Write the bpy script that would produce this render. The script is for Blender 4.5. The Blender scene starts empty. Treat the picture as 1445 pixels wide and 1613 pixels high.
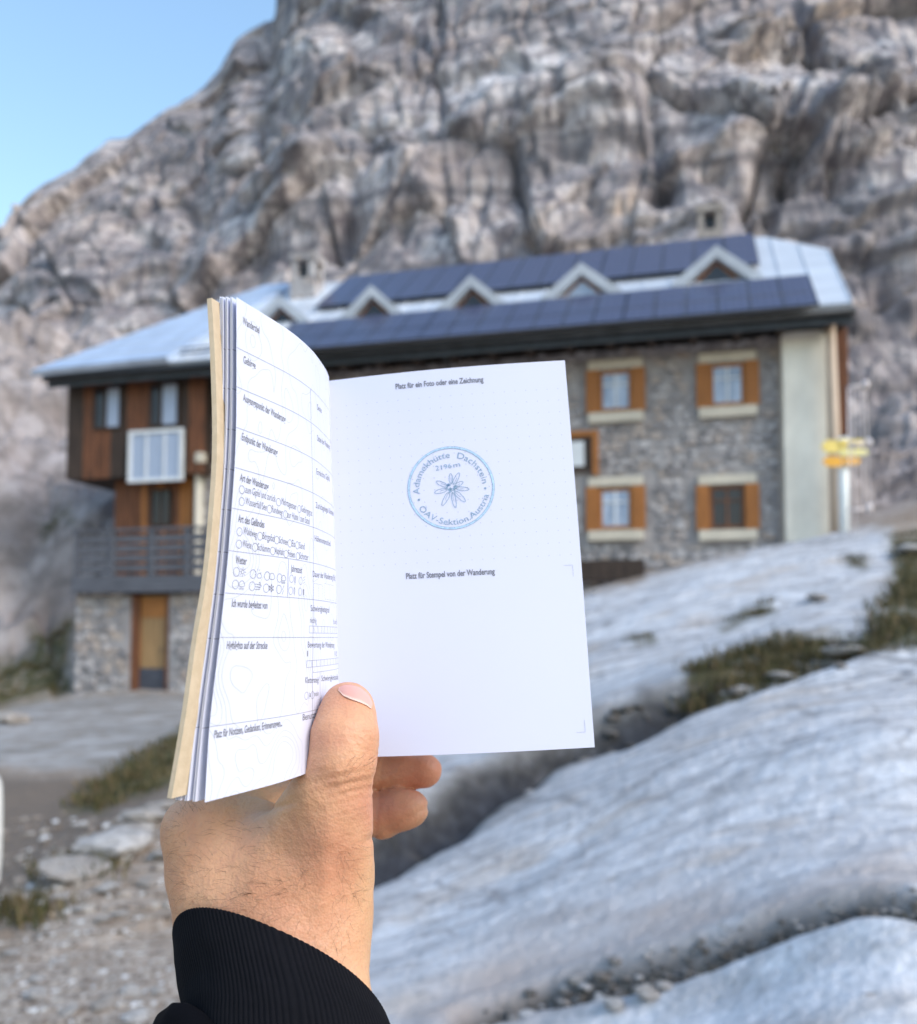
import bpy, math, random
import numpy as np
from mathutils import Vector, Matrix
R = math.radians
rng = random.Random(7)
nr = np.random.default_rng(7)
SC = bpy.context.scene
COL = SC.collection

# ------------------------------------------------------------------ camera
F = 1450.0           # focal length in photo pixels (1445 x 1613)
CX, CY = 722.5, 924.5
PITCH = R(3.0)
CP, SP = math.cos(PITCH), math.sin(PITCH)
cam_d = bpy.data.cameras.new('camera')
cam = bpy.data.objects.new('camera', cam_d); COL.objects.link(cam)
cam_d.sensor_fit = 'VERTICAL'; cam_d.sensor_height = 36.0
cam_d.lens = 36.0 * F / 1613.0
cam_d.shift_y = (CY - 806.5) / 1613.0
cam_d.clip_start = 0.02; cam_d.clip_end = 3000
cam.rotation_euler = (R(90) + PITCH, 0, 0)
cam_d.dof.use_dof = True; cam_d.dof.focus_distance = 0.318
cam_d.dof.aperture_fstop = 0.03236 / 0.0028
SC.camera = cam
# ------------------------------------------------------------------ sky, sun, exposure
SUN_EL, SUN_AZ = R(36), R(126)        # azimuth measured clockwise from +Y (view direction)
w = bpy.data.worlds.new('World'); SC.world = w; w.use_nodes = True
wn = w.node_tree.nodes; wl = w.node_tree.links
sky = wn.new('ShaderNodeTexSky'); sky.sky_type = 'NISHITA'; sky.sun_disc = False
sky.sun_elevation = SUN_EL; sky.sun_rotation = SUN_AZ
sky.altitude = 300; sky.air_density = 1.9; sky.dust_density = 2.2; sky.ozone_density = 4.5
wn['Background'].inputs[1].default_value = 0.15
wl.new(sky.outputs[0], wn['Background'].inputs[0])
sun_d = bpy.data.lights.new('sun', 'SUN'); sun_d.energy = .92; sun_d.angle = R(18); sun_d.color = (1.0, .95, .90)
sun = bpy.data.objects.new('sun', sun_d); COL.objects.link(sun)
sd = Vector((math.sin(SUN_AZ)*math.cos(SUN_EL), math.cos(SUN_AZ)*math.cos(SUN_EL), math.sin(SUN_EL)))
sun.rotation_euler = (-sd).to_track_quat('-Z', 'Y').to_euler()
vs = SC.view_settings
SC.display_settings.display_device = 'sRGB'
vs.view_transform = 'Standard'; vs.look = 'None'; vs.gamma = 1; vs.use_curve_mapping = False
vs.exposure = 0.95

# ------------------------------------------------------------------ projection helpers
def C2W(X, Y, D):
    """camera frame (right, up, forward) -> world; works on arrays"""
    return np.stack([X*1.0, D*CP - Y*SP, D*SP + Y*CP], -1)
def P(px, py, d):
    px, py, d = np.broadcast_arrays(np.asarray(px, float), np.asarray(py, float), np.asarray(d, float))
    return C2W((px-CX)/F*d, (CY-py)/F*d, d)
def Cc(px, py, d):
    return np.array([(px-CX)/F*d, (CY-py)/F*d, d])
def proj(p):
    p = np.asarray(p)
    D = p[..., 1]*CP + p[..., 2]*SP; Y = -p[..., 1]*SP + p[..., 2]*CP
    D = np.where(np.abs(D) < 1e-3, 1e-3, D)
    return CX + p[..., 0]/D*F, CY - Y/D*F, D
def smooth(e0, e1, x):
    t = np.clip((x-e0)/(e1-e0), 0, 1); return t*t*(3-2*t)

# ------------------------------------------------------------------ noise
_perm = np.random.default_rng(3).permutation(256); _perm = np.concatenate([_perm, _perm, _perm])
_g = np.random.default_rng(4).normal(size=(256, 3)); _g /= np.linalg.norm(_g, axis=1)[:, None]
def perlin(x, y, z):
    x, y, z = np.broadcast_arrays(np.asarray(x, float), np.asarray(y, float), np.asarray(z, float))
    xi, yi, zi = np.floor(x).astype(int), np.floor(y).astype(int), np.floor(z).astype(int)
    xf, yf, zf = x-xi, y-yi, z-zi
    u, v, w_ = [t*t*t*(t*(t*6-15)+10) for t in (xf, yf, zf)]
    out = 0
    for a in (0, 1):
        for b in (0, 1):
            for c in (0, 1):
                h = _perm[(_perm[(_perm[(xi+a) & 255] + yi+b) & 255] + zi+c) & 255]
                g = _g[h]
                d = g[..., 0]*(xf-a)+g[..., 1]*(yf-b)+g[..., 2]*(zf-c)
                out = out + d*(u if a else 1-u)*(v if b else 1-v)*(w_ if c else 1-w_)
    return out*1.6
def facets(x, z, seed, tilt):
    """broken planar blocks: every cell has its own height and slope; also the distance to the cell border"""
    xi, zi = np.floor(x).astype(int), np.floor(z).astype(int); best = np.full(x.shape, 1e9); sec = best.copy(); val = np.zeros(x.shape)
    for a in (-1, 0, 1):
        for b in (-1, 0, 1):
            cx_, cz_ = xi+a, zi+b
            h1 = _perm[(_perm[(cx_+seed) & 255]+cz_) & 255]; h2 = _perm[(h1+17) & 255]; h3 = _perm[(h2+31) & 255]; h4 = _perm[(h3+7) & 255]; h5 = _perm[(h4+3) & 255]
            dx, dz = x-(cx_+h1/255.), z-(cz_+h2/255.); d = dx*dx+dz*dz
            v = (h3/127.5-1)+tilt*((h4/127.5-1)*dx+(h5/127.5-1)*dz)
            nb = d < best; sec = np.where(nb, best, np.minimum(sec, d)); val = np.where(nb, v, val); best = np.where(nb, d, best)
    return val, np.sqrt(sec)-np.sqrt(best)
def fbm(x, y, z, n=4, ridge=False):
    s = 0; a = 1.0; t = 0
    for i in range(n):
        v = perlin(x*2**i+i*7.3, y*2**i+i*3.1, z*2**i)
        if ridge: v = 1-2*np.abs(v)
        s = s+v*a; t += a; a *= .5
    return s/t

# ------------------------------------------------------------------ object helpers
def mesh_of(name, V, Fc, mats=(), mi=None, smooth_sh=False, attrs=None):
    me = bpy.data.meshes.new(name)
    V = np.asarray(V, float).reshape(-1, 3)
    me.vertices.add(len(V)); me.vertices.foreach_set('co', V.ravel())
    if isinstance(Fc, np.ndarray):
        n, k = Fc.shape
        idx = Fc.ravel().astype(np.int32); st = np.arange(n)*k; tot = np.full(n, k)
    else:
        tot = np.array([len(f) for f in Fc], dtype=np.int32)
        idx = np.array([i for f in Fc for i in f], dtype=np.int32)
        st = np.concatenate([[0], np.cumsum(tot)[:-1]]) if len(tot) else np.array([])
    me.loops.add(len(idx)); me.loops.foreach_set('vertex_index', idx)
    me.polygons.add(len(tot)); me.polygons.foreach_set('loop_start', st.astype(np.int32)); me.polygons.foreach_set('loop_total', tot.astype(np.int32))
    for m in mats: me.materials.append(m)
    if mi is not None: me.polygons.foreach_set('material_index', np.asarray(mi, dtype=np.int32))
    me.update(calc_edges=True); me.validate()
    me.polygons.foreach_set('use_smooth', np.full(len(me.polygons), bool(smooth_sh), dtype=bool))
    if attrs:
        for k, v in attrs.items():
            v = np.asarray(v, float)
            if v.ndim == 1:
                a = me.attributes.new(k, 'FLOAT', 'POINT'); a.data.foreach_set('value', v)
            else:
                a = me.attributes.new(k, 'FLOAT_COLOR', 'POINT'); a.data.foreach_set('color', np.hstack([v, np.ones((len(v), 1))]).ravel())
    return me
def link(name, me, parent=None, **props):
    o = bpy.data.objects.new(name, me); COL.objects.link(o)
    if parent is not None: o.parent = parent
    for k, v in props.items(): o['category' if k == 'cat' else k] = v
    return o
def obj(name, V, Fc, mat, parent=None, org=None, sm=False, attrs=None, mi=None, **props):
    V = np.asarray(V, float).reshape(-1, 3)
    if org is not None: V = V - np.asarray(org)
    mats = mat if isinstance(mat, (list, tuple)) else [mat]
    return link(name, mesh_of(name, V, Fc, mats, mi, sm, attrs), parent, **props)
def thing(name, label, cat, loc=(0, 0, 0), rz=0, group=None):
    o = bpy.data.objects.new(name, None); COL.objects.link(o); o.location = loc; o.rotation_euler = (0, 0, rz)
    o.empty_display_size = .05
    o['label'] = label; o['category'] = cat
    if group: o['group'] = group
    return o
class MB:
    def __init__(s): s.V = []; s.F = []; s.M = []; s.n = 0
    def add(s, V, Fc, m=0):
        V = np.asarray(V, float).reshape(-1, 3); s.V.append(V)
        for f in Fc: s.F.append([int(i)+s.n for i in f]); s.M.append(m)
        s.n += len(V); return s
    def box(s, a, b, m=0):
        (x0, y0, z0), (x1, y1, z1) = a, b
        V = [(x0,y0,z0),(x1,y0,z0),(x1,y1,z0),(x0,y1,z0),(x0,y0,z1),(x1,y0,z1),(x1,y1,z1),(x0,y1,z1)]
        return s.add(V, [(0,3,2,1),(4,5,6,7),(0,1,5,4),(1,2,6,5),(2,3,7,6),(3,0,4,7)], m)
    def prism(s, poly, off, m=0):
        """closed polygon (list of 3d pts) extruded by the vector off"""
        n = len(poly); A = np.asarray(poly, float); B = A+np.asarray(off, float)
        Fc = [list(range(n))[::-1], list(range(n, 2*n))] + [(i, (i+1) % n, n+(i+1) % n, n+i) for i in range(n)]
        return s.add(np.vstack([A, B]), Fc, m)
    def tube(s, pts, r, n=8, m=0):
        pts = [Vector(p) for p in pts]; k = len(pts)
        rs = r if isinstance(r, (list, tuple)) else [r]*k
        V = []
        for i, p in enumerate(pts):
            t = (pts[min(i+1, k-1)]-pts[max(i-1, 0)]).normalized()
            a = t.orthogonal().normalized() if i == 0 else (a - t*a.dot(t)).normalized()
            b = t.cross(a)
            for j in range(n):
                q = 2*math.pi*j/n; V.append(p+(a*math.cos(q)+b*math.sin(q))*rs[i])
        Fc = [(i*n+j, i*n+(j+1) % n, (i+1)*n+(j+1) % n, (i+1)*n+j) for i in range(k-1) for j in range(n)]
        Fc += [list(range(n))[::-1], list(range((k-1)*n, k*n))]
        return s.add([tuple(v) for v in V], Fc, m)
    def build(s, name, mat, parent=None, sm=False, bevel=0, org=None, **props):
        o = obj(name, np.vstack(s.V), s.F, mat, parent, org, sm, None, s.M, **props)
        if bevel:
            b = o.modifiers.new('bevel', 'BEVEL'); b.width = bevel; b.segments = 2; b.limit_method = 'ANGLE'
        return o
def grid_faces(nu, nv):
    i = np.arange(nu-1)[:, None]*nv+np.arange(nv-1)[None, :]
    return np.stack([i, i+nv, i+nv+1, i+1], -1).reshape(-1, 4)

# ------------------------------------------------------------------ materials
class NT:
    def __init__(s, name):
        s.m = bpy.data.materials.new(name); s.m.use_nodes = True
        s.t = s.m.node_tree; s.b = s.t.nodes['Principled BSDF']; s._co = None
    def n(s, typ, **kw):
        x = s.t.nodes.new('ShaderNode'+typ)
        for k, v in kw.items():
            if k.startswith('i_'): x.inputs[k[2:].replace('_', ' ')].default_value = v
            else: setattr(x, k, v)
        return x
    def l(s, a, b): s.t.links.new(a, b)
    def co(s, scale=(1, 1, 1), rot=(0, 0, 0)):
        if s._co is None: s._co = s.n('TexCoord').outputs['Object']
        mp = s.n('Mapping'); mp.inputs['Scale'].default_value = scale; mp.inputs['Rotation'].default_value = rot
        s.l(s._co, mp.inputs['Vector']); return mp.outputs[0]
    def noise(s, scale, detail=4, stretch=(1, 1, 1), rot=(0, 0, 0), rough=.55, dist=0):
        x = s.n('TexNoise', i_Scale=scale, i_Detail=detail, i_Roughness=rough, i_Distortion=dist)
        s.l(s.co(stretch, rot), x.inputs['Vector']); return x.outputs['Fac']
    def vor(s, scale, stretch=(1, 1, 1), out='Distance', feature='F1'):
        x = s.n('TexVoronoi', i_Scale=scale, feature=feature)
        s.l(s.co(stretch), x.inputs['Vector']); return x.outputs[out]
    def ramp(s, fac, stops):
        x = s.n('ValToRGB'); e = x.color_ramp.elements
        while len(e) < len(stops): e.new(.5)
        for i, (p, c) in enumerate(stops):
            e[i].position = p; e[i].color = (*c, 1) if isinstance(c, (tuple, list)) else (c, c, c, 1)
        s.l(fac, x.inputs[0]); return x.outputs[0]
    def mix(s, fac, a, b, typ='MIX'):
        x = s.n('Mix', data_type='RGBA', blend_type=typ)
        for v, i in ((fac, 0), (a, 6), (b, 7)):
            if isinstance(v, (int, float)): x.inputs[i].default_value = v
            elif isinstance(v, (tuple, list)): x.inputs[i].default_value = (*v, 1)
            else: s.l(v, x.inputs[i])
        return x.outputs[2]
    def math(s, op, a, b=0.0):
        x = s.n('Math', operation=op)
        for v, i in ((a, 0), (b, 1)):
            if isinstance(v, (int, float)): x.inputs[i].default_value = v
            else: s.l(v, x.inputs[i])
        return x.outputs[0]
    def attr(s, name, out='Fac'):
        return s.n('Attribute', attribute_name=name).outputs[out]
    def bump(s, h, strength=.5, dist=.01):
        x = s.n('Bump', i_Strength=strength, i_Distance=dist); s.l(h, x.inputs['Height'])
        prev = getattr(s, '_bump', None)
        if prev is not None: s.l(prev, x.inputs['Normal'])
        s._bump = x.outputs[0]; s.l(s._bump, s.b.inputs['Normal'])
    def col(s, c):
        if isinstance(c, (tuple, list)): s.b.inputs['Base Color'].default_value = (*c, 1)
        else: s.l(c, s.b.inputs['Base Color'])
    def set(s, **kw):
        for k, v in kw.items(): s.b.inputs[k.replace('_', ' ')].default_value = v
        return s
def simple(name, c, rough=.6, var=.2, scale=8, stretch=(1, 1, 1), bump=0, bscale=None, bd=.01, metal=0, spec=.5):
    t = NT(name); c = np.array(c)
    f = t.noise(scale, 5, stretch)
    t.col(t.ramp(f, [(.3, tuple(c*(1-var))), (.7, tuple(np.minimum(c*(1+var), .95)))]))
    if bump: t.bump(t.noise(bscale or scale*3, 5, stretch), bump, bd)
    t.set(Roughness=rough, Metallic=metal); t.b.inputs['Specular IOR Level'].default_value = spec
    return t.m
# ================================================================== LAND
# ---- terrain: thin-plate surface through surveyed points (photo pixel + distance)
CTRL = [ # px, py, depth
 (0,1613,3.7),(300,1613,3.6),(600,1613,3.35),(800,1598,3.3),(1000,1545,3.15),(1200,1490,3.0),(1445,1425,2.75),(1445,1613,2.2),(1100,1613,2.75),
 (0,1500,4.9),(120,1390,5.9),(300,1420,5.6),(250,1262,7.6),(0,1400,6.6),(100,1330,7.6),(60,1230,10.5),(170,1216,11.4),(290,1183,12.2),
 (0,1205,12),(0,1145,15.5),(150,1102,20.0),(290,1100,20.3),(330,1092,22.3),(110,1092,23.3),(0,1092,24),(500,1100,17),(480,1200,10.5),
 (590,1345,6.2),(800,1220,7.4),(700,1275,6.8),(1050,1112,7.9),(1250,1045,8.2),(1445,965,8.8),
 (700,1450,4.6),(950,1380,4.4),(1200,1280,4.6),(1445,1150,5.0),(1300,1150,5.6),
 (590,1230,9.2),(760,1080,12),(940,1040,11),(1150,985,11.2),(1350,920,12),(1250,880,15),
 (760,990,16.5),(935,942,15.5),(1060,905,15.8),(1180,872,16.2),(1330,838,16.8),(1445,815,16.9),(1445,880,13.5),
 (60,760,30),(0,790,28),(130,860,27.5),(60,930,27),(20,1010,26),(-200,700,30),(-200,900,26),(-250,1150,18),(-300,1400,8),(-400,1600,4.5),
 (1600,780,19),(1600,1000,9),(1700,1300,4.5),(1700,1600,2.4),(1650,700,30)]
pts = np.array([P(*c) for c in CTRL])
extra = [(7.0,20.6,1.65),(4.5,20.2,1.25),(9.5,21.5,2.6),(12,24,4.5),(0,23,-.2),(-4,24,-1.1),(3,27,.6),(-3,29,-.6),(9,30,4.5),
         (-14,38,9.5),(-5,40,3),(5,40,4),(15,40,8),(28,40,12),(-28,40,16),(-26,22,3.0),(-22,12,-.6),(22,18,5),(20,8,2.6),(0,-4,-1.4),(-12,-3,-2),(10,-3,.2),(0,.5,-1.5),(-3,1.5,-1.6),(2.5,1,-1.25),
         (0,52,5),(-30,52,17),(30,52,14)]
pts = np.vstack([pts, np.array(extra, float)])
def tps_fit(p, lam=.02):
    n = len(p); xy = p[:, :2]
    r2 = ((xy[:, None]-xy[None])**2).sum(-1); K = .5*r2*np.log(r2+1e-9)+np.eye(n)*lam
    Q = np.hstack([np.ones((n, 1)), xy])
    A = np.block([[K, Q], [Q.T, np.zeros((3, 3))]])
    return np.linalg.solve(A, np.concatenate([p[:, 2], np.zeros(3)]))
TPS = tps_fit(pts)
def ground_base(x, y):
    s = TPS[-3]+TPS[-2]*x+TPS[-1]*y
    for (px_, py_, _), wgt in zip(pts, TPS[:-3]):
        r2 = (x-px_)**2+(y-py_)**2; s = s+wgt*.5*r2*np.log(r2+1e-9)
    return np.clip(s, -4, 22)
def pl_dist(x, y, line):
    """distance to and fraction along a world polyline"""
    best = np.full(np.shape(x), 1e9); side = np.zeros(np.shape(x))
    for a, b in zip(line[:-1], line[1:]):
        ab = b-a; L2 = (ab**2).sum()
        t = np.clip(((x-a[0])*ab[0]+(y-a[1])*ab[1])/L2, 0, 1)
        dx, dy = x-(a[0]+t*ab[0]), y-(a[1]+t*ab[1]); d = np.hypot(dx, dy)
        s = np.sign(ab[0]*dy-ab[1]*dx)
        side = np.where(d < best, s, side); best = np.minimum(best, d)
    return best, side
def wl2(lst): return [P(*c)[:2] for c in lst]
CREV_A = wl2([(560,1365,6.1),(640,1320,6.4),(720,1270,6.8),(800,1222,7.4),(900,1170,7.75),(985,1138,7.85),(1060,1110,7.9)])       # dark hollow under the upper slab
CREV_B = wl2([(900,1170,7.75),(1050,1112,7.9),(1150,1075,8.0),(1250,1045,8.2),(1350,1005,8.5),(1445,965,8.8),(1600,930,9.3)])
CREV_C = wl2([(760,1640,3.25),(860,1590,3.27),(1000,1550,3.15),(1100,1520,3.08),(1200,1490,3.0),(1300,1465,2.9),(1380,1440,2.82),(1480,1410,2.7)])
def zone(px, py, poly, soft=6):
    """soft inside test of a polygon given as photo pixels"""
    poly = np.array(poly, float); inside = np.zeros(px.shape, bool); dmin = np.full(px.shape, 1e9)
    for a, b in zip(poly, np.roll(poly, -1, 0)):
        c = ((a[1] > py) != (b[1] > py)) & (px < (b[0]-a[0])*(py-a[1])/((b[1]-a[1]) or 1e-9)+a[0]); inside ^= c
        ab = b-a; t = np.clip(((px-a[0])*ab[0]+(py-a[1])*ab[1])/(ab**2).sum(), 0, 1)
        dmin = np.minimum(dmin, np.hypot(px-a[0]-t*ab[0], py-a[1]-t*ab[1]))
    return np.clip(.5+np.where(inside, dmin, -dmin)/(2*soft), 0, 1)
Z_SLAB = [(560,1330),(700,1170),(800,1000),(935,935),(1060,900),(1180,862),(1330,825),(1405,835),(1430,900),(1470,900),(1700,800),(1900,1700),(540,1700),(540,1500)]
Z_GRASS = [[(1400,845),(1470,830),(1470,1010),(1330,1035),(1230,1065),(1150,1085),(1060,1120),(1090,1065),(1180,1035),(1260,1000),(1370,985),(1415,930)],
           [(1130,985),(1215,948),(1222,962),(1140,990)],[(990,1012),(1025,998),(1025,1010),(995,1020)],[(1335,875),(1362,880),(1355,892),(1330,888)],
           [(-60,1085),(60,1050),(110,1060),(112,1092),(0,1118),(-60,1130)],[(300,1140),(290,1225),(150,1280),(100,1275),(180,1215)],
           [(60,805),(110,830),(118,850),(70,845)],[(40,1030),(112,1005),(112,1060),(60,1060)],[(80,1365),(165,1360),(160,1385),(90,1390)],[(0,1430),(75,1430),(70,1455),(0,1455)]]
Z_FLAT = [(-120,1160),(0,1118),(150,1093),(300,1093),(300,1170),(180,1218),(0,1205),(-120,1215)]
Z_DARKGRAVEL = [(-200,1212),(175,1222),(300,1180),(290,1240),(180,1300),(90,1350),(0,1420),(-200,1470)]
def zones(px, py):
    px, py = px+13*perlin(px*.018, py*.03, 4)+5*perlin(px*.07, py*.1, 1), py+10*perlin(px*.02, py*.03, 9)+4*perlin(px*.06, py*.1, 7)
    slab = zone(px, py, Z_SLAB, 10)
    grass = np.zeros(px.shape)
    for z in Z_GRASS: grass = np.maximum(grass, zone(px, py, z, 9))
    return slab, grass, zone(px, py, Z_FLAT, 6), zone(px, py, Z_DARKGRAVEL, 14)
def ground_full(x, y):
    z = ground_base(x, y)
    px, py, D = proj(np.stack([x, y, z], -1))
    slab, grass, flat, dg = zones(px, py)
    front = (y > .5)
    slab = slab*front; grass = grass*front; flat = flat*front; dg = dg*front
    # rock slab relief, drawn out along the strike of the beds
    r = R(28); xs, ys = x*math.cos(r)+y*math.sin(r), -x*math.sin(r)+y*math.cos(r)
    rel = .055*fbm(xs*.35, ys*1.1, 0.3, 3)+.013*fbm(xs*1.8, ys*3.4, 2.2, 3)+.010*fbm(xs*7, ys*10, 4, 3, True)
    far = smooth(20, 34, y)
    rocky = np.clip(smooth(22.5, 26, y)*smooth(-7.5, -9.5, x)+smooth(20.5, 22.5, y)*smooth(6.5, 8, x)+smooth(30, 34, y), 0, 1)
    slab = np.maximum(slab, .93*rocky)
    global HILL; HILL = rocky
    u_ = x*.9+y*.3+.8*fbm(x*.3, y*.3, 2, 3); v_ = y*.9-x*.3+.8*fbm(x*.3, y*.3, 12, 3)
    k1, q1 = facets(u_/2.6, v_/1.7, 5, 2.0); k2, q2 = facets(u_/.9, v_/.7, 23, 1.6)
    z = z + rocky*smooth(21, 24, y)*(.38*k1+.15*k2-.25*smooth(.08, 0, q1))
    z = z + slab*rel*np.clip(.5+y/8, 0, 1.6)
    rough = (1-slab)*(1-flat)
    z = z + rough*(.035*fbm(x*1.3, y*1.3, 9, 4)+.014*fbm(x*7, y*7, 5, 3))
    z = z + far*(1.1*fbm(x*.22, y*.22, 6, 5)+.5*fbm(x*.8, y*.8, 3, 4, True))
    hill = smooth(23, 27, y)*smooth(-6, -10, x)
    z = z + hill*(.6*fbm(x*.45, y*.45, 1.7, 4, True)+.25*fbm(x*1.6, y*1.6, 8.7, 3))
    dA, sA = pl_dist(x, y, CREV_A); dB, sB = pl_dist(x, y, CREV_B); dC, sC = pl_dist(x, y, CREV_C)
    wv = 1+.5*perlin(x*1.8, y*1.8, 0)
    z = z - .34*np.exp(-(dA/(.30*wv))**2) - .16*np.exp(-(dB/(.35*wv))**2) - .10*np.exp(-(dC/(.075*wv))**2)
    z = z + .16*smooth(.15, .5, dA)*np.exp(-(dA/1.1)**2)*(sA > 0) + .04*np.exp(-((dC-.16)/.1)**2)
    return z, (px, py, D, slab, grass, flat, dg, dA, dB, dC)
ang = np.concatenate([np.linspace(-180, -42, 40)[:-1], np.linspace(-42, 42, 560), np.linspace(42, 180, 40)[1:]])
rad = np.concatenate([[.05], np.geomspace(.7, 62, 430)])
A_, R_ = np.meshgrid(np.radians(ang), rad, indexing='ij')
gx, gy = R_*np.sin(A_), R_*np.cos(A_)
gz, info = ground_full(gx, gy)
px_, py_, D_, slab, grass, flat, dg, dA, dB, dC = info
hill = HILL
tanz = zone(px_+20*perlin(px_*.01, py_*.02, 3), py_+16*perlin(px_*.012, py_*.02, 8), [(640,1600),(790,1490),(880,1440),(980,1430),(1060,1400),(1180,1420),(1300,1385),(1445,1330),(1600,1380),(1440,1420),(1200,1478),(950,1550),(780,1640),(600,1660)], 26)*(gy > .5)
hollow_shade = np.exp(-(dA/.31)**4)  # shade under the upper slab, painted as a dark band in the ground colour
crev = np.maximum(1.3*np.exp(-(dA/.46)**3), 1.6*np.exp(-(dC/.085)**2))  # first term adds more painted shade along the same hollow
gm = NT('ground_rock')
sl, gr, fl, dk, cv, hl, tn, sh = [gm.attr(n) for n in ('slab', 'grass', 'flat', 'darkgravel', 'crevice', 'hill', 'tan', 'hollow_shade')]
rot = (0, 0, R(-28))
n1 = gm.noise(.9, 6, (.6, 1.3, 1), rot); n2 = gm.noise(5, 6, (.6, 1.3, 1), rot); n3 = gm.noise(26, 5)
slabc = gm.mix(gm.ramp(n1, [(.36, 0), (.62, 1)]), (.55, .535, .545), (.74, .735, .755))
slabc = gm.mix(gm.ramp(n2, [(.38, .75), (.56, 0)]), slabc, (.38, .365, .37))
slabc = gm.mix(gm.ramp(gm.noise(1.4, 4, (.6, 1.2, 1), rot), [(.56, 0), (.68, .55)]), slabc, (.52, .41, .32))
slabc = gm.mix(gm.ramp(n3, [(.35, .35), (.6, 0)]), slabc, (.3, .29, .28))
v1 = gm.vor(24, out='Color'); v2 = gm.vor(55, out='Color')
gravel = gm.mix(gm.ramp(gm.math('MULTIPLY', v1, 1.0), [(.1, 0), (.9, 1)]), (.19, .135, .095), (.54, .45, .375))
gravel = gm.mix(.45, gravel, gm.ramp(v2, [(.2, (.16, .115, .08)), (.9, (.56, .48, .41))]))
gravel = gm.mix(gm.ramp(gm.noise(1.7, 5), [(.45, 0), (.62, .7)]), gravel, (.21, .145, .095))
dgr = gm.mix(gm.noise(6, 6), gm.mix(gm.noise(30, 5), (.085, .065, .045), (.22, .17, .13)), (.17, .125, .095))
flc = gm.mix(gm.ramp(gm.noise(1.2, 6, (.5, 2, 1)), [(.35, 0), (.65, 1)]), (.22, .20, .18), (.42, .395, .38))
flc = gm.mix(gm.ramp(gm.noise(2.6, 6), [(.46, 0), (.62, .75)]), flc, (.20, .165, .13))
grc = gm.ramp(gm.noise(3.5, 5), [(.3, (.03, .032, .012)), (.5, (.075, .07, .025)), (.72, (.14, .095, .05))])
def cracks(t, col, sc, mp, rot_, wdt, c_, f_, ws=2.6):
    wv_ = t.n('VectorMath', operation='ADD'); nz = t.n('TexNoise', i_Scale=.25*sc, i_Detail=6); t.l(t.co((1, 1, 1)), nz.inputs['Vector'])
    sc_v = t.n('VectorMath', operation='SCALE'); sc_v.inputs['Scale'].default_value = ws; t.l(nz.outputs['Color'], sc_v.inputs[0])
    t.l(t.co(mp, rot_), wv_.inputs[0]); t.l(sc_v.outputs[0], wv_.inputs[1])
    vo = t.n('TexVoronoi', i_Scale=sc, feature='DISTANCE_TO_EDGE'); t.l(wv_.outputs[0], vo.inputs['Vector'])
    return t.mix(t.math('MULTIPLY', t.ramp(vo.outputs[0], [(0, f_), (wdt, 0)]), t.ramp(t.noise(.12*sc, 4), [(.42, 0), (.56, 1)])), col, c_)
slabc = cracks(gm, slabc, 1.1, (.5, 1.6, 1), rot, .05, (.16, .15, .15), .9, .8)
slabc = cracks(gm, slabc, 3.2, (.7, 1.5, 1), (0, 0, R(-50)), .06, (.22, .2, .2), .7, .4)
slabc = gm.mix(gm.ramp(gm.noise(11, 3, (.8, 1.2, 1), rot), [(.66, 0), (.74, .8)]), slabc, (.22, .19, .17))
slabc = gm.mix(gm.math('MULTIPLY', tn, gm.ramp(gm.noise(2.2, 5, (.8, 1.2, 1), rot), [(.3, .3), (.6, .95)])), slabc, (.44, .37, .335))
hillc = gm.mix(gm.ramp(gm.noise(.5, 7, (.8, .8, 1.3)), [(.35, 0), (.62, 1)]), (.22, .18, .165), (.43, .375, .36))
hillc = gm.mix(gm.ramp(gm.noise(1.6, 6), [(.40, .6), (.55, 0)]), hillc, (.12, .10, .092))
slabc = gm.mix(hl, slabc, hillc)
c = gm.mix(sl, gravel, slabc); c = gm.mix(dk, c, dgr); c = gm.mix(fl, c, flc)
gfac = gm.math('MULTIPLY', gr, gm.ramp(gm.noise(4, 5), [(.3, .35), (.5, 1)]))
c = gm.mix(gfac, c, grc)
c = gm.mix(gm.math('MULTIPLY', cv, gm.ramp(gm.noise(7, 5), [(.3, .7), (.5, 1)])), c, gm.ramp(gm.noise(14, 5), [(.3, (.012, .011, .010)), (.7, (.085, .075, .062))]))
c = gm.mix(gm.math('MULTIPLY', sh, gm.ramp(gm.noise(5, 5, (.6, 1.3, 1), rot), [(.34, .55), (.44, 1)])), c, gm.ramp(gm.noise(9, 5), [(.3, (.010, .011, .016)), (.7, (.038, .042, .055))]))
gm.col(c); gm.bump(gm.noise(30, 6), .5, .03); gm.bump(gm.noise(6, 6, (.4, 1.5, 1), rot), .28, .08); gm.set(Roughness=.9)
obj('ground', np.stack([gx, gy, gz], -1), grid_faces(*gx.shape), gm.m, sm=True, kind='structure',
    attrs=dict(slab=slab.ravel(), grass=grass.ravel(), flat=flat.ravel(), darkgravel=dg.ravel(), crevice=np.clip(crev, 0, 1).ravel(), hill=hill.ravel(), tan=tanz.ravel(), hollow_shade=hollow_shade.ravel()))
b = MB(); b.add([(-2500,-2500,-5), (2500,-2500,-5), (2500,2500,-5), (-2500,2500,-5)], [(0, 1, 2, 3)])
b.build('valley_floor', simple('valley', (.2, .19, .17), .9, .3, .02), kind='structure')
def gz_at(x, y): return float(ground_full(np.array([x], float), np.array([y], float))[0][0])

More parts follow.
